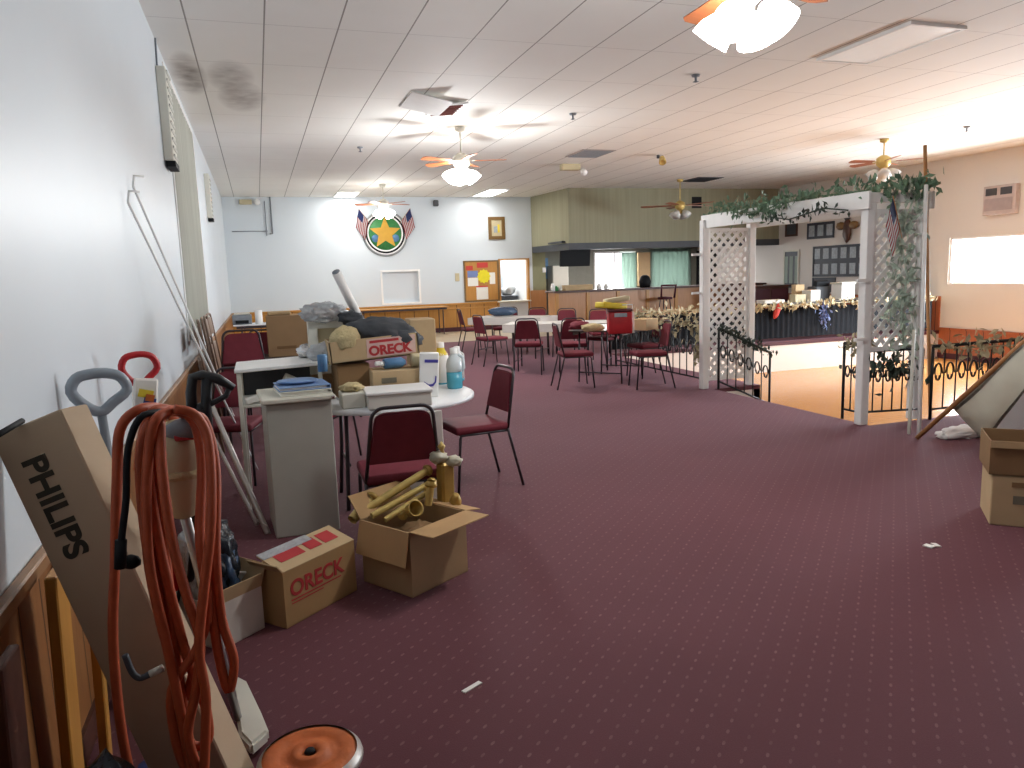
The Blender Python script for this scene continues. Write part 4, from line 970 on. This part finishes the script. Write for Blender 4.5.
garland([(5.47, 5.68, .74), (5.47, 5.98, .76)], 70, .045, .04, 14, m['leafgold'], 'leaf bunch on the short railing by the arbor near post')
garland([(6.15, 5.54, .7), (7.5, 5.54, .66), (9.0, 5.54, .7)], 300, .07, .05, 15, m['leafgold'], 'dried leaf garland on the railing behind the banner')
garland([(5.55, 5.7, .55), (6.0, 5.64, .5)], 120, .08, .05, 16, m['leafdark'], 'dark leaves on the railing under the near lattice panel')
# far rail with black skirt
railing('far railing above the white dance floor wall, hung with black cloth', (6.2, 12.78, 0), (14.0, 12.78, 0), .72, 30, False)
solo(pleats(6.2, 14.0, 12.74, .07, .68, 62, .02), 'table_skirt', m['skirt'], 'long pleated black cloth hanging on the far railing', 'skirt')
garland([(6.2, 12.7, .74), (10, 12.7, .72), (14, 12.7, .75)], 650, .05, .06, 17, M('cream_leaf', 'd9cfae', .7, .4, 30), 'cream and gold leaf garland along the far railing top')
garland([(11.0, 12.68, .7), (11.1, 12.68, .3)], 90, .06, .05, 18, m['paperblue'], 'blue gray flower spray hanging on the far railing, left one')
garland([(12.1, 12.68, .7), (12.2, 12.68, .3)], 110, .06, .05, 19, m['paperblue'], 'blue gray flower spray hanging on the far railing, right one')
solo(MB().blob(AY(777, 311, 12.65), (.06, .05, .16), 91, .2, 2, 3, (0, .4, 0)), 'red_ribbon', m['redpaper'], 'red ribbon tied on the far railing garland', 'ribbon')
# things beyond the far rail
def back_table(x, y, label, L=1.8, mat=None): return fold_table('folding_table', label, (x, y, 0), 0, L, .75, mat or m['tabletop_d'], 'tables beyond the far railing')
back_table(11.2, 13.6, 'table beyond the far railing, holding the white boxes, left one'); back_table(13.2, 13.6, 'table beyond the far railing, right one under the honour board', 1.6)
def dep(px, py, Y): return AY(px, py, Y)
carton('white_box', 'white carton on the table beyond the far railing', (11.40, 13.5, HT), .1, (.28, .26, .24), m['cardw'])
t = thing('white_bin', 'biggest white box with lid beyond the far railing, under the honour board', 'box', (12.3, 13.55, HT), .1)
MB().box((0, 0, .17), (.40, .3, .34), bev=.012).build('body', m['white'], t, False); MB().box((0, 0, .36), (.44, .34, .04), bev=.01).build('lid', m['offwhite'], t, False); MB().box((0, -.152, .2), (.2, .004, .1)).build('label_plate', m['photo'], t, False)
carton('small_carton', 'cream carton left of the white boxes beyond the far railing', (11.05, 13.5, HT), -.1, (.26, .22, .16), m['cream'])
carton('small_carton', 'tan carton standing behind the cream one beyond the far railing', (11.28, 13.78, HT), -.1, (.22, .16, .36), m['card2'])
carton('small_carton', 'flat white carton at the left end beyond the far railing', (10.35, 13.5, HT), 0, (.5, .3, .07), m['cardw'])
t = thing('cash_register', 'dark office machine left of the big white box, beyond the railing', 'machine', (12.35, 13.8, HT))
MB().box((11.9, 13.85, HT+.15), (.4, .3, .3), bev=.02).build('body', m['dgray'], t); MB().box((11.9, 13.76, HT+.36), (.36, .1, .12), (.3, 0, 0), .01).build('screen', m['tv'], t)
# dark cabinet far right under soffit
t = thing('sideboard', 'dark reddish sideboard in the shadow right of the bar', 'sideboard', (12.9, 17.6, 0))
MB().span(12.1, 13.9, 17.35, 17.85, .0, .95, .01).build('body', m['darkwood'], t); MB().span(12.05, 13.95, 17.3, 17.9, .95, 1.0, .008).build('top', m['darkwood'], t)
for i in range(3): MB().span(12.14+.59*i, 12.68+.59*i, 17.335, 17.35, .12, .9, .004).build('door', m['burg2'], t)

# ------------------------------------------------------------------ banner on pole
pa = AZ(917, 438, .012); pb = AY(1024, 342, 4.25); pdv = (pb-pa).normalized(); pe = pa + pdv*2.2
solo(MB().cyl(pa, pe, .02, seg=12), 'banner_pole', m['pole'], 'wooden pole slanting up from the carpet to the right edge, carrying the banner', 'pole')
t = thing('banner', 'cream cloth banner with printed borders hanging from the slanting pole', 'banner', (pa+pdv*.3))
g_ = []; NI, NJ = 14, 10
foot0, foot1 = AZ(990, 440, .015), AY(1024, 390, 4.25)
for i in range(NI+1):
    u = i/NI; A_ = pa+pdv*(.42+1.3*u)+Vector((.0, 0, -.018)); B_ = foot0 + (foot1-foot0)*(u*2.2); rowp = []
    for jx in range(NJ+1):
        v = jx/NJ; q = A_.lerp(B_, v); q.z -= .05*math.sin(v*PI)*(1-u*.5); q.z = max(q.z, .012); q.x += .02*math.sin(u*9+v*4); rowp.append(q)
    g_.append(rowp)
MB().sheet(g_).build('cloth', m['banner'], t)
off = Vector((-.006, -.012, .008))
for nm, j0, j1 in (('border', .02, .07), ('border', .90, .98)):
    gg = [[r[0].lerp(r[-1], 0) for _ in (0,)] for r in g_]
    def at(r, v): k_ = v*NJ; i0 = int(k_); return r[i0].lerp(r[min(NJ, i0+1)], k_-i0)
    MB().sheet([[at(r, j0+(j1-j0)*q/3)+off for q in range(4)] for r in g_], thick=.002).build(nm, m['bannerprint'], t)
fx_ = AZ(968, 432, .03)
solo(MB().blob(AZ(968, 434, .03)+Vector((0, .05, 0)), (.24, .13, .06), 95, .3, 2.2, 4, flat=.028), 'white_cloth', m['flagwhite'], 'white cloth bunched on the carpet below the slanting pole', 'cloth')
solo(MB().box(AY(1024, 412, 4.75)+Vector((.2, 0, .0)), (.7, .03, .36), (.2, 0, -.5), .004), 'foam_board', m['white'], 'white board leaning beyond the banner at the right edge', 'board')

# ------------------------------------------------------------------ bar
t = thing('bar_counter', 'long wooden bar counter with dark top below the soffit', 'bar', (9.6, 18.7, 0))
MB().span(7.45, 14.0, 18.6, 19.1, 0, 1.0).build('body', m['barwood'], t)
MB().span(7.4, 14.05, 18.5, 19.2, 1.0, 1.05, .01).build('top', m['darkwood'], t)
for x in (7.5, 8.4, 9.3, 10.2, 11.1, 12.0): MB().span(x-.05, x+.05, 18.57, 18.6, .02, .98, .005).build('pilaster', m['honey'], t)
for i, (px, hh, mt, lab) in enumerate(((553, .2, 'white', 'white jar at the left end of the bar counter'), (556, .13, 'emgreen', 'green pot near the left end of the bar counter'), (560, .17, 'offwhite', 'cream jar beside the green pot on the bar counter'), (599, .16, 'white', 'white cup in front of the bright bar window, left one'), (606, .14, 'paper', 'white cup in front of the bright bar window, right one'))):
    p = AZ(px, 291, 1.05); p.y = 18.8; p.x = AY(px, 291, 18.8).x
    solo(MB().lathe([(0, 0), (.05, 0), (.065, .03), (.06, hh*.7), (.035, hh*.85), (.04, hh), (0, hh)], (p.x, 18.8, 1.051), 14), 'jar', m[mt], lab, 'jar', 'jars on the bar counter')
p = AY(578, 290, 18.8)
carton('carton', 'low wide carton on the bar counter under the television', (p.x, 18.85, 1.051), 0, (.8, .3, .14), m['card2'])
p = AY(671, 290, 18.7)
t = thing('bar_stool', 'dark chair pushed against the bar counter, left of the green curtain', 'stool', (AY(665, 300, 18.2).x, 18.2, 0))
sx_ = AY(665, 300, 18.2).x
MB().lathe([(0, .72), (.2, .72), (.2, .78), (0, .8)], (sx_, 18.2, 0), 20).build('seat', m['burg2'], t); MB().tube([(sx_-.2, 18.05, .76), (sx_-.22, 18.0, 1.1), (sx_+.22, 18.0, 1.1), (sx_+.2, 18.05, .76)], .03, 8).build('backrest', m['burg2'], t)
for a in range(4): MB().cyl((sx_+.13*math.cos(a*PI/2+.78), 18.2+.13*math.sin(a*PI/2+.78), .72), (sx_+.22*math.cos(a*PI/2+.78), 18.2+.22*math.sin(a*PI/2+.78), 0), .014, seg=8).build('leg', m['black'], t)
solo(MB().lathe([(0, 0), (.14, 0), (.17, .16), (.12, .3), (.05, .34), (0, .34)], (AY(645, 290, 18.8).x, 18.8, 1.051), 18), 'kettle', m['tv'], 'dark round pot on the bar counter right of the bright window', 'pot')
# tv
tvp = AY(575, 257, 19.0)
t = thing('television', 'black television hanging from the soffit above the bar', 'television', (tvp.x, 19.0, 1.7))
MB().box((tvp.x, 19.0, tvp.z), (.9, .07, .5), (.12, 0, .05), .012).build('screen', m['tv'], t)
MB().cyl((tvp.x, 19.05, 2.3), (tvp.x, 19.05, tvp.z), .03).box((tvp.x, 19.05, tvp.z), (.2, .06, .2)).build('bracket', m['dgray'], t)
MB().box((tvp.x+.1, 18.8, 2.24), (1.0, .3, .08)).build('mount_shelf', m['tv'], t)
# posters etc. on left side of the bar
p = AY(544, 268, YB)
solo(MB().box((p.x-.0, YB-.012, 1.62), (.1, .02, .14), bev=.004), 'wall_switch', m['white'], 'white switch plate on the olive wall beside the bar', 'switch')
solo(MB().span(8.0, 8.75, 22.36, 22.39, 1.35, 2.0, .005), 'notice_board', m['emblue'], 'blue notice board on the wall behind the bar, left end', 'board')
solo(MB().span(8.72, 9.25, 21.9, 22.38, 0, 1.75, .02), 'refrigerator', m['offwhite'], 'white refrigerator behind the bar, below the television', 'refrigerator')
struct('trim_14', MB().span(11.9, 12.35, 22.3, 22.395, 1.0, 2.1, .01), m['card2'])
solo(MB().span(14.02, 14.18, 21.2, 22.2, .95, 2.1, .01), 'speaker', m['tv'], 'black tall speaker at the right end behind the bar', 'speaker')
# kitchen
solo(MB().span(6.75, 7.25, 22.6, 22.9, .0, 1.85, .02), 'locker', m['ltblue'], 'blue locker seen through the kitchen pass-through', 'locker')
solo(MB().span(5.75, 7.35, 21.3, 21.9, 0, .9, .01), 'kitchen_counter', m['dgray'], 'dark kitchen counter beyond the pass-through', 'counter')
solo(MB().blob((7.1, 21.5, 1.05), (.22, .15, .15), 97, .3, 2, 3, flat=.14), 'cookware', m['steel'], 'gray pan heap on the kitchen counter', 'cookware')

# ------------------------------------------------------------------ back wall decorations
ec = Vector((3.34, YB, 2.72))
t = thing('wall_emblem', 'round emblem with a gold star on a green field, high on the back wall', 'emblem', ec)
def ring(r0, r1, y0, y1): return MB().lathe([(r0, y0), (r0, y1), (r1, y1), (r1, y0), (r0, y0)], ec, 48, Euler((PI/2, 0, 0)).to_matrix())
ring(.56, .61, 0, .03).build('outer_ring', m['emgray'], t); ring(.52, .565, 0, .026).build('white_ring', m['white'], t); ring(.48, .525, 0, .03).build('middle_ring', m['tv'], t); ring(.44, .485, 0, .026).build('inner_ring', m['white'], t)
MB().lathe([(0, .02), (.45, .02), (.45, 0), (0, 0)], ec, 48, Euler((PI/2, 0, 0)).to_matrix()).build('field', m['emgreen'], t)
star = [(ec.x+(.43 if i % 2 == 0 else .19)*math.sin(i*PI/5), YB-.022, ec.z+(.43 if i % 2 == 0 else .19)*math.cos(i*PI/5)) for i in range(10)]
MB().prism(star, (0, -.012, 0)).build('star', m['emgold'], t)
for sx in (-.27, .27): MB().lathe([(0, .024), (.1, .024), (.1, .02), (0, .02)], ec+Vector((sx, 0, -.13)), 16, Euler((PI/2, 0, 0)).to_matrix()).build('scroll', m['emblue'], t)
flag('stars and stripes flag left of the round emblem', (2.98, YB-.02, 2.95), (2.66, YB-.14, 3.36), (-.1, -.02, -.5), (.06, 0, 0), 'flags beside the emblem')
flag('stars and stripes flag right of the round emblem', (3.72, YB-.02, 2.95), (4.02, YB-.14, 3.36), (.1, -.02, -.5), (.06, 0, 0), 'flags beside the emblem', 2)
def picture(name, label, c, w, h, fm, im, normal='y', fw=.06, group=None, dirn=-1):
    t = thing(name, label, 'picture', c, 0, group); c = Vector(c); f = MB()
    def P(u, v, d): return (c.x+u, c.y+dirn*d, c.z+v) if normal == 'y' else (c.x+dirn*d, c.y+u, c.z+v)
    def S(mb, u0, u1, v0, v1, d0, d1):
        a = P(u0, v0, d0); b = P(u1, v1, d1); mb.span(min(a[0], b[0]), max(a[0], b[0]), min(a[1], b[1]), max(a[1], b[1]), min(a[2], b[2]), max(a[2], b[2]))
    S(f, -w/2, w/2, h/2-fw, h/2, 0, .03); S(f, -w/2, w/2, -h/2, -h/2+fw, 0, .03); S(f, -w/2, -w/2+fw, -h/2, h/2, 0, .03); S(f, w/2-fw, w/2, -h/2, h/2, 0, .03)
    f.build('frame', fm, t); i_ = MB(); S(i_, -w/2+fw*.9, w/2-fw*.9, -h/2+fw*.9, h/2-fw*.9, 0, .012); i_.build('picture_panel', im, t)
    return t, P, S
t, P, S = picture('framed_picture', 'gold-brown framed picture high on the back wall, right of the emblem', (6.46, YB-.002, 2.82), .48, .62, m['frame'], m['cream'], fw=.09)
b = MB(); S(b, -.08, .02, -.12, .05, .012, .016); b.build('motif', m['photo'], t); b = MB(); S(b, .03, .09, -.12, .1, .012, .016); b.build('motif', m['yellow'], t)
# corkboard
t = thing('corkboard', 'wood-framed corkboard with notices on the back wall', 'corkboard', (5.98, YB, 1.35))
MB().span(5.48, 6.46, YB-.03, YB-.002, .82, 1.92).build('board', m['honey'], t)
MB().span(5.46, 5.5, YB-.04, YB-.002, .8, 1.94).span(6.43, 6.48, YB-.04, YB-.002, .8, 1.94).span(5.46, 6.48, YB-.04, YB-.002, 1.9, 1.94).span(5.46, 6.48, YB-.04, YB-.002, .8, .84).build('frame', m['frame'], t)
def note(x0, x1, z0, z1, mat, label, n=''):
    return solo(MB().span(x0, x1, YB-.034, YB-.031, z0, z1), 'notice', mat, label, 'notice', 'notices on the corkboard')
note(5.52, 5.72, 1.68, 1.8, m['redpaper'], 'small red notice at the corkboard top left'); note(5.84, 6.16, 1.74, 1.88, m['redpaper'], 'red and white notice at the corkboard top middle')
note(5.56, 5.86, 1.48, 1.66, m['paperblue'], 'blue notice at the corkboard left'); note(5.56, 5.86, 1.24, 1.47, m['paper'], 'white notice below the blue one on the corkboard')
note(6.2, 6.36, 1.28, 1.6, m['paper'], 'white notice at the corkboard right of the sun shape')
note(5.8, 6.14, .86, 1.2, m['paper'], 'pale calendar sheet at the corkboard bottom')
for i, (x, z) in enumerate(((5.86, 1.02), (5.96, 1.02), (6.06, 1.03), (5.97, .92), (6.06, .91))): pass
note(5.8, 6.14, 1.2, 1.24, m['redpaper'], 'thin red strip above the calendar sheet')
sun = [(6.03+(.2 if i % 2 == 0 else .165)*math.cos(i*PI/12), YB-.037, 1.5+(.2 if i % 2 == 0 else .165)*math.sin(i*PI/12)) for i in range(24)]
solo(MB().prism(sun, (0, -.003, 0)), 'sun_cutout', M('bright_yellow', 'f0e02a', .6), 'bright yellow sun-shaped cutout on the corkboard', 'notice', 'notices on the corkboard')
solo(MB().box((5.27, YB-.012, 1.5), (.12, .02, .22), bev=.004), 'wall_switch', m['cream'], 'cream switch plate left of the corkboard', 'switch')
solo(MB().box((4.75, YB-.05, 3.5), (.14, .1, .16), bev=.02), 'wall_sensor', m['dgray'], 'small dark sensor high on the back wall above the emblem', 'sensor')
# corner conduits and emergency light
cp = MB().tube([(.47, YB-.03, ZC), (.47, YB-.03, 2.75), (.40, YB-.03, 2.75)], .018, 6).tube([(.36, YB-.03, 2.82), (-.5, YB-.03, 2.82)], .012, 6).tube([(.33, YB-.03, ZC-.1), (.33, YB-.03, 2.7)], .01, 6)
solo(cp, 'conduit', m['grayplastic'], 'gray conduit pipes in the upper left corner of the back wall', 'conduit')
t = thing('emergency_light', 'cream emergency light high in the back wall left corner', 'light', (.0, YB-.05, 3.5))
MB().box((-.12, YB-.05, 3.54), (.3, .1, .12), bev=.015).build('body', m['cream'], t); MB().lathe([(0, 0), (.07, .02), (.075, .1), (0, .1)], (.16, YB-.03, 3.53), 14, Euler((PI/2, 0, 0)).to_matrix()).build('lamp_head', m['white'], t)
# left wall devices
def louvre(label, y, z0, z1, w, d):
    t = thing('wall_heater', label, 'heater', (XL, y, z0), 0, 'white louvred wall units'); x = XL+.001
    MB().span(x, x+d, y, y+w, z0, z1, .006).build('case', m['offwhite'], t); b = MB()
    n = int((z1-z0)/.07)
    for i in range(n): b.box((x+d+.003, y+w/2, z0+.05+i*.07), (.012, w*.8, .02), (0, .4, 0))
    b.build('grille', M('grille_paint', 'b9b8b0', .5) if 'grille_paint' not in bpy.data.materials else bpy.data.materials['grille_paint'], t); MB().span(x+.01, x+d+.012, y+.03, y+w-.03, z0-.05, z0).build('outlet', m['tv'], t)
louvre('white louvred unit high on the left wall, nearer one, before the curtain', 7.3, 2.62, 3.4, .4, .075); louvre('white louvred unit high on the left wall, farther one, beyond the curtain', 13.3, 2.6, 3.3, .3, .075)
q = MB().tube([AX(154, 15, XL+.008), AX(156, 50, XL+.008), AX(158, 80, XL+.008), AX(160, 95, XL+.008)], .008, 6)
solo(q, 'wall_cable', m['grayplastic'], 'thin cable running down the left wall to the louvred unit', 'cable')
for px, py, lb in ((128, 202, 'white bent rod leaning on the left wall, the one standing farther left'), (133, 186, 'white bent rod leaning on the left wall, the one reaching higher')):
    a = AX(px, py, XL+.02); b = AX(190+(px-128)*1.2, 330, -.45); d = (b-a).normalized(); e = a + d*((a.z-.012)/-d.z)
    solo(MB().tube([a+Vector((.06, .03, .06)), a+Vector((.01, .0, .06)), a, a.lerp(e, .5), e], .008, 6), 'curtain_rod', m['white'], lb, 'rod')

# ------------------------------------------------------------------ right wall
def boardx(label, y0, y1, z0, z1, n, mrows, fm, pm, name='honour_board', fw=.03):
    t, P, S = picture(name, label, (XR-.001, (y0+y1)/2, (z0+z1)/2), y1-y0, z1-z0, fm, m['photodark'], 'x', fw)
    W = y1-y0; H = z1-z0
    for i in range(n):
        for j in range(mrows):
            b = MB(); u0 = -W/2+W*(i+.18)/n; u1 = -W/2+W*(i+.82)/n; v0 = -H/2+H*(j+.16)/mrows; v1 = -H/2+H*(j+.84)/mrows
            S(b, u0, u1, v0, v1, .012, .018); b.build('photograph', pm, t)
boardx('large dark board of twelve portraits on the right wall', 14.85, 16.75, 1.2, 2.0, 6, 2, m['photodark'], m['photo'])
boardx('small dark board of three portraits above the large one', 16.0, 17.0, 2.2, 2.62, 3, 1, m['photodark'], m['photo'])
boardx('dark board below the large portrait board, partly hidden by boxes', 15.9, 16.75, .8, 1.18, 3, 1, m['photodark'], m['photodark'])
picture('framed_picture', 'dark framed picture above the pale door-like panel on the right wall', (XR-.001, 17.65, 2.52), .5, .4, m['darkwood'], m['dgray'], 'x', .05)
boardx('pale glazed panel with vertical divisions on the right wall', 17.3, 17.95, .85, 1.95, 3, 1, m['offwhite'], m['greencurtain'], 'glazed_panel', .05)
e0 = Vector((XR-.06, 15.5, 2.35))
t = thing('eagle_plaque', 'dark carved plaque with spread arms above the large portrait board', 'plaque', e0)
MB().blob(e0, (.06, .13, .3), 101, .15, 2, 3).build('body', m['darkwood'], t)
MB().blob(e0+Vector((0, .22, .12)), (.05, .16, .1), 103, .15, 2, 3).build('wing', m['frame'], t); MB().blob(e0+Vector((0, -.22, .12)), (.05, .16, .1), 104, .15, 2, 3).build('wing', m['frame'], t); MB().blob(e0+Vector((0, 0, .38)), (.06, .12, .14), 105, .15, 2, 3).build('head', m['dgray'], t)
# window unit / heater on right wall
t = thing('air_conditioner', 'pale wall unit with two dark openings high on the right wall', 'air conditioner', (XR-.1, 11.35, 2.4))
MB().span(XR-.12, XR-.001, 11.02, 11.72, 2.4, 2.97, .012).build('case', M('ac_case', 'c2b4b0', .5), t)
for y0 in (11.1, 11.42): MB().span(XR-.128, XR-.118, y0, y0+.24, 2.78, 2.92).build('vent', m['dgray'], t)
MB().span(XR-.126, XR-.118, 11.08, 11.68, 2.48, 2.72).build('front_panel', M('ac_panel', 'a89a98', .5), t)

# ------------------------------------------------------------------ ceiling fixtures
def fan(label, x, y, zl, lit, ang, bl=.52):
    t = thing('ceiling_fan', label, 'ceiling fan', (x, y, ZC)); metal = m['offwhite'] if lit else m['brass']; c = Vector((x, y, 0))
    MB().lathe([(0, ZC), (.075, ZC), (.07, ZC-.05), (.02, ZC-.07)], c, 20).build('canopy', metal, t)
    MB().cyl((x, y, ZC-.05), (x, y, zl+.2), .012, seg=10).build('rod', metal, t)
    MB().lathe([(0, zl+.34), (.05, zl+.34), (.12, zl+.29), (.12, zl+.18), (.06, zl+.12), (0, zl+.12)], c, 24).build('motor', metal, t)
    for i in range(5):
        a = ang+i*2*PI/5; R = Matrix.Rotation(a, 3, 'Z') @ Matrix.Rotation(.2, 3, 'X'); poly = [(.2, -.05, 0), (bl+.1, -.07, 0), (bl+.14, -.04, 0), (bl+.14, .04, 0), (bl+.1, .07, 0), (.2, .05, 0)]
        p = c+Vector((0, 0, zl+.23))
        o = MB().prism([p + R @ Vector(q) for q in poly], R @ Vector((0, 0, .008))).build('blade', m['fanblade'], t)
        MB().box(p + R @ Vector((.16, 0, 0)), (.12, .03, .006), R).build('blade_arm', metal, o)
    for i in range(4):
        a = ang+.4+i*PI/2; d = Vector((math.cos(a), math.sin(a), 0)); R = (d*.8+Vector((0, 0, -1))).normalized().to_track_quat('Z', 'Y').to_matrix(); p = c+d*.1+Vector((0, 0, zl+.1))
        MB().lathe([(0, 0), (.03, 0), (.06, .035), (.10, .10), (.112, .17), (0, .178)], p, 16, R).build('lamp_shade', m['lampon'] if lit else m['bulboff'], t)
    MB().lathe([(.05, zl+.11), (.055, zl+.06), (.03, zl+.02), (0, zl+.02)], c, 16).build('lamp_hub', metal, t)
    return t
fan('lit ceiling fan nearest the camera, at the top of the picture', 2.68, 3.76, 2.86, True, .22)
fan('lit ceiling fan in the middle of the room', 2.95, 10.9, 2.96, True, -.3)
fan('lit ceiling fan in front of the round emblem', 2.9, 17.7, 3.0, True, .3)
fan('unlit ceiling fan with glass shades in front of the soffit', 9.87, 16.35, 2.82, False, .1, .8)
fan('brass ceiling fan above the arbor near post', 10.6, 10.8, 3.05, False, .5)
def panel(label, x0, x1, y0, y1, lit):
    t = thing('ceiling_light', label, 'ceiling light', ((x0+x1)/2, (y0+y1)/2, ZC)); f = MB()
    for a, b, c, d in ((x0-.03, x1+.03, y0-.03, y0), (x0-.03, x1+.03, y1, y1+.03), (x0-.03, x0, y0, y1), (x1, x1+.03, y0, y1)): f.span(a, b, c, d, ZC-.03, ZC-.001)
    f.build('frame', m['white'], t); MB().span(x0, x1, y0, y1, ZC-.02, ZC-.002).build('diffuser', m['tubeon'] if lit else m['ceil_light_glow'], t)
panel('long fluorescent panel in the ceiling at the upper right', 5.75, 6.35, 5.6, 6.75, False)
panel('lit fluorescent panel near the back wall, left one', 2.05, 2.55, 19.2, 20.2, True)
panel('lit fluorescent panel near the back wall, right of the middle fan', 5.7, 6.2, 18.5, 20.0, True)
# vents
def vent(label, x0, x1, y0, y1, mat, slat):
    t = thing('ceiling_vent', label, 'vent', ((x0+x1)/2, (y0+y1)/2, ZC), 0, 'ceiling vents'); MB().span(x0, x1, y0, y1, ZC-.012, ZC-.001).build('frame', mat, t); b = MB(); n = 8
    for i in range(n): b.box(((x0+x1)/2, y0+(y1-y0)*(i+.5)/n, ZC-.016), (x1-x0-.08, .02, .012), (.5, 0, 0))
    b.build('grille', slat, t)
vent('gray ceiling vent between the middle fan and the soffit', 5.6, 6.25, 12.5, 13.3, M('vent_gray', 'a79f9a', .6), m['grayplastic']); vent('dark ceiling vent in front of the soffit near the unlit fan', 10.1, 10.8, 15.9, 16.7, m['dgray'], m['tv'])
t = thing('dropped_vent', 'ceiling vent hanging open with a sagging white tile', 'vent', (2.25, 9.4, ZC))
MB().box((2.1, 9.3, ZC-.06), (.5, .8, .014), (0.0, .2, .0), .003).build('sagging_tile', m['white'], t)
MB().box((2.42, 9.55, ZC-.05), (.36, .62, .02), (.0, -.12, .1)).build('frame', m['white'], t); b = MB()
for i in range(6): b.box((2.42, 9.3+.1*i, ZC-.07), (.3, .03, .014), (.4, -.12, .1))
b.build('grille', M('dusty_grille', '8d5a55', .7), t)
for x, y, lab in ((1.76, 12.75, 'ceiling sprinkler above the middle fan'), (4.23, 9.75, 'ceiling sprinkler between the sagging tile and gray vent'), (4.8, 7.62, 'ceiling sprinkler below the nearest fan lamp'), (11.1, 9.6, 'ceiling sprinkler at the right above the arbor')):
    solo(MB().lathe([(0, ZC), (.05, ZC), (.045, ZC-.02), (.015, ZC-.025), (.012, ZC-.07), (.035, ZC-.075), (0, ZC-.085)], (x, y, 0), 14), 'sprinkler', m['grayplastic'], lab, 'sprinkler', 'ceiling sprinklers')
t = thing('emergency_light', 'cream emergency light on the ceiling by the gray vent', 'light', (6.15, 14.25, ZC)); MB().box((6.1, 14.25, ZC-.06), (.4, .16, .12), bev=.015).build('body', m['cream'], t); MB().lathe([(0, 0), (.06, .02), (.07, .09), (0, .1)], (6.35, 14.2, ZC-.13), 14, Euler((2.2, 0, 0)).to_matrix()).build('lamp_head', m['white'], t)
t = thing('spotlight', 'small brass ceiling spotlight in front of the soffit', 'spotlight', (7.4, 12.9, ZC)); MB().cyl((7.35, 12.95, ZC), (7.35, 12.95, ZC-.06), .03).build('mount', m['dgray'], t); MB().lathe([(0, 0), (.05, .01), (.07, .14), (.05, .13), (0, .06)], (7.4, 12.9, ZC-.05), 14, Euler((2.5, .3, 0)).to_matrix()).build('head', m['brass'], t)
solo(MB().box((11.5, 18.19, 3.3), (.3, .012, .3), bev=.003), 'notice', m['tv'], 'dark square sign high on the right part of the soffit', 'notice')

# ------------------------------------------------------------------ light
wd_ = bpy.data.worlds.new('sky'); SC.world = wd_; wd_.use_nodes = True
wd_.node_tree.nodes['Background'].inputs[0].default_value = (.93, .97, 1, 1); wd_.node_tree.nodes['Background'].inputs[1].default_value = 3.0
def area(name, loc, rot, sx, sy, power, col=(1, 1, 1), spread=PI):
    l = bpy.data.lights.new(name, 'AREA'); l.shape = 'RECTANGLE'; l.size = sx; l.size_y = sy; l.energy = power; l.color = col; l.spread = spread
    o = bpy.data.objects.new(name, l); C.objects.link(o); o.location = loc; o.rotation_euler = rot; return o
def point(name, loc, power, r, col=(.96, .985, 1)):
    l = bpy.data.lights.new(name, 'POINT'); l.energy = power; l.shadow_soft_size = r; l.color = col
    o = bpy.data.objects.new(name, l); C.objects.link(o); o.location = loc; return o
K = 1.0
for y0, y1 in wins: area('daylight', (XR+.3, (y0+y1)/2, 1.55), (0, PI/2-.3, 0), .95, y1-y0, 390*K, (.86, .94, 1))  # covers the added out-of-view window too
area('daylight', (XL-.3, 9.8, 2.3), (0, -PI/2, 0), 2.4, 2.9, 14*K, (.95, .98, 1))
area('daylight', (11.1, 22.7, 1.55), (-PI/2, 0, 0), 1.4, 1.2, 120*K, (1, 1, 1))
area('daylight', (13.1, 22.7, 1.55), (-PI/2, 0, 0), 1.4, 1.2, 40*K, (1, 1, 1))
area('bar_fill', (10.8, 20.4, 2.28), (0, 0, 0), 5, .5, 70*K, (1, .98, .95))  # added fill to brighten the bar recess, no fitting above it
area('kitchen_lamp', (6.6, 22.0, 2.58), (0, 0, 0), 1.2, 1.0, 34*K, (1, 1, 1))
point('fan_lamp', (2.66, 3.76, 2.7), 66*K, .15); point('fan_lamp', (2.95, 10.9, 2.76), 130*K, .15); point('fan_lamp', (2.9, 17.7, 2.8), 36*K, .15)
vs = SC.view_settings; vs.view_transform = 'Standard'; vs.look = 'None'; vs.gamma = 1; vs.use_curve_mapping = False; vs.exposure = .66
SC.cycles.use_denoising = True; SC.cycles.max_bounces = 10; SC.cycles.diffuse_bounces = 6; SC.cycles.sample_clamp_indirect = 6; SC.cycles.caustics_reflective = False; SC.cycles.caustics_refractive = False
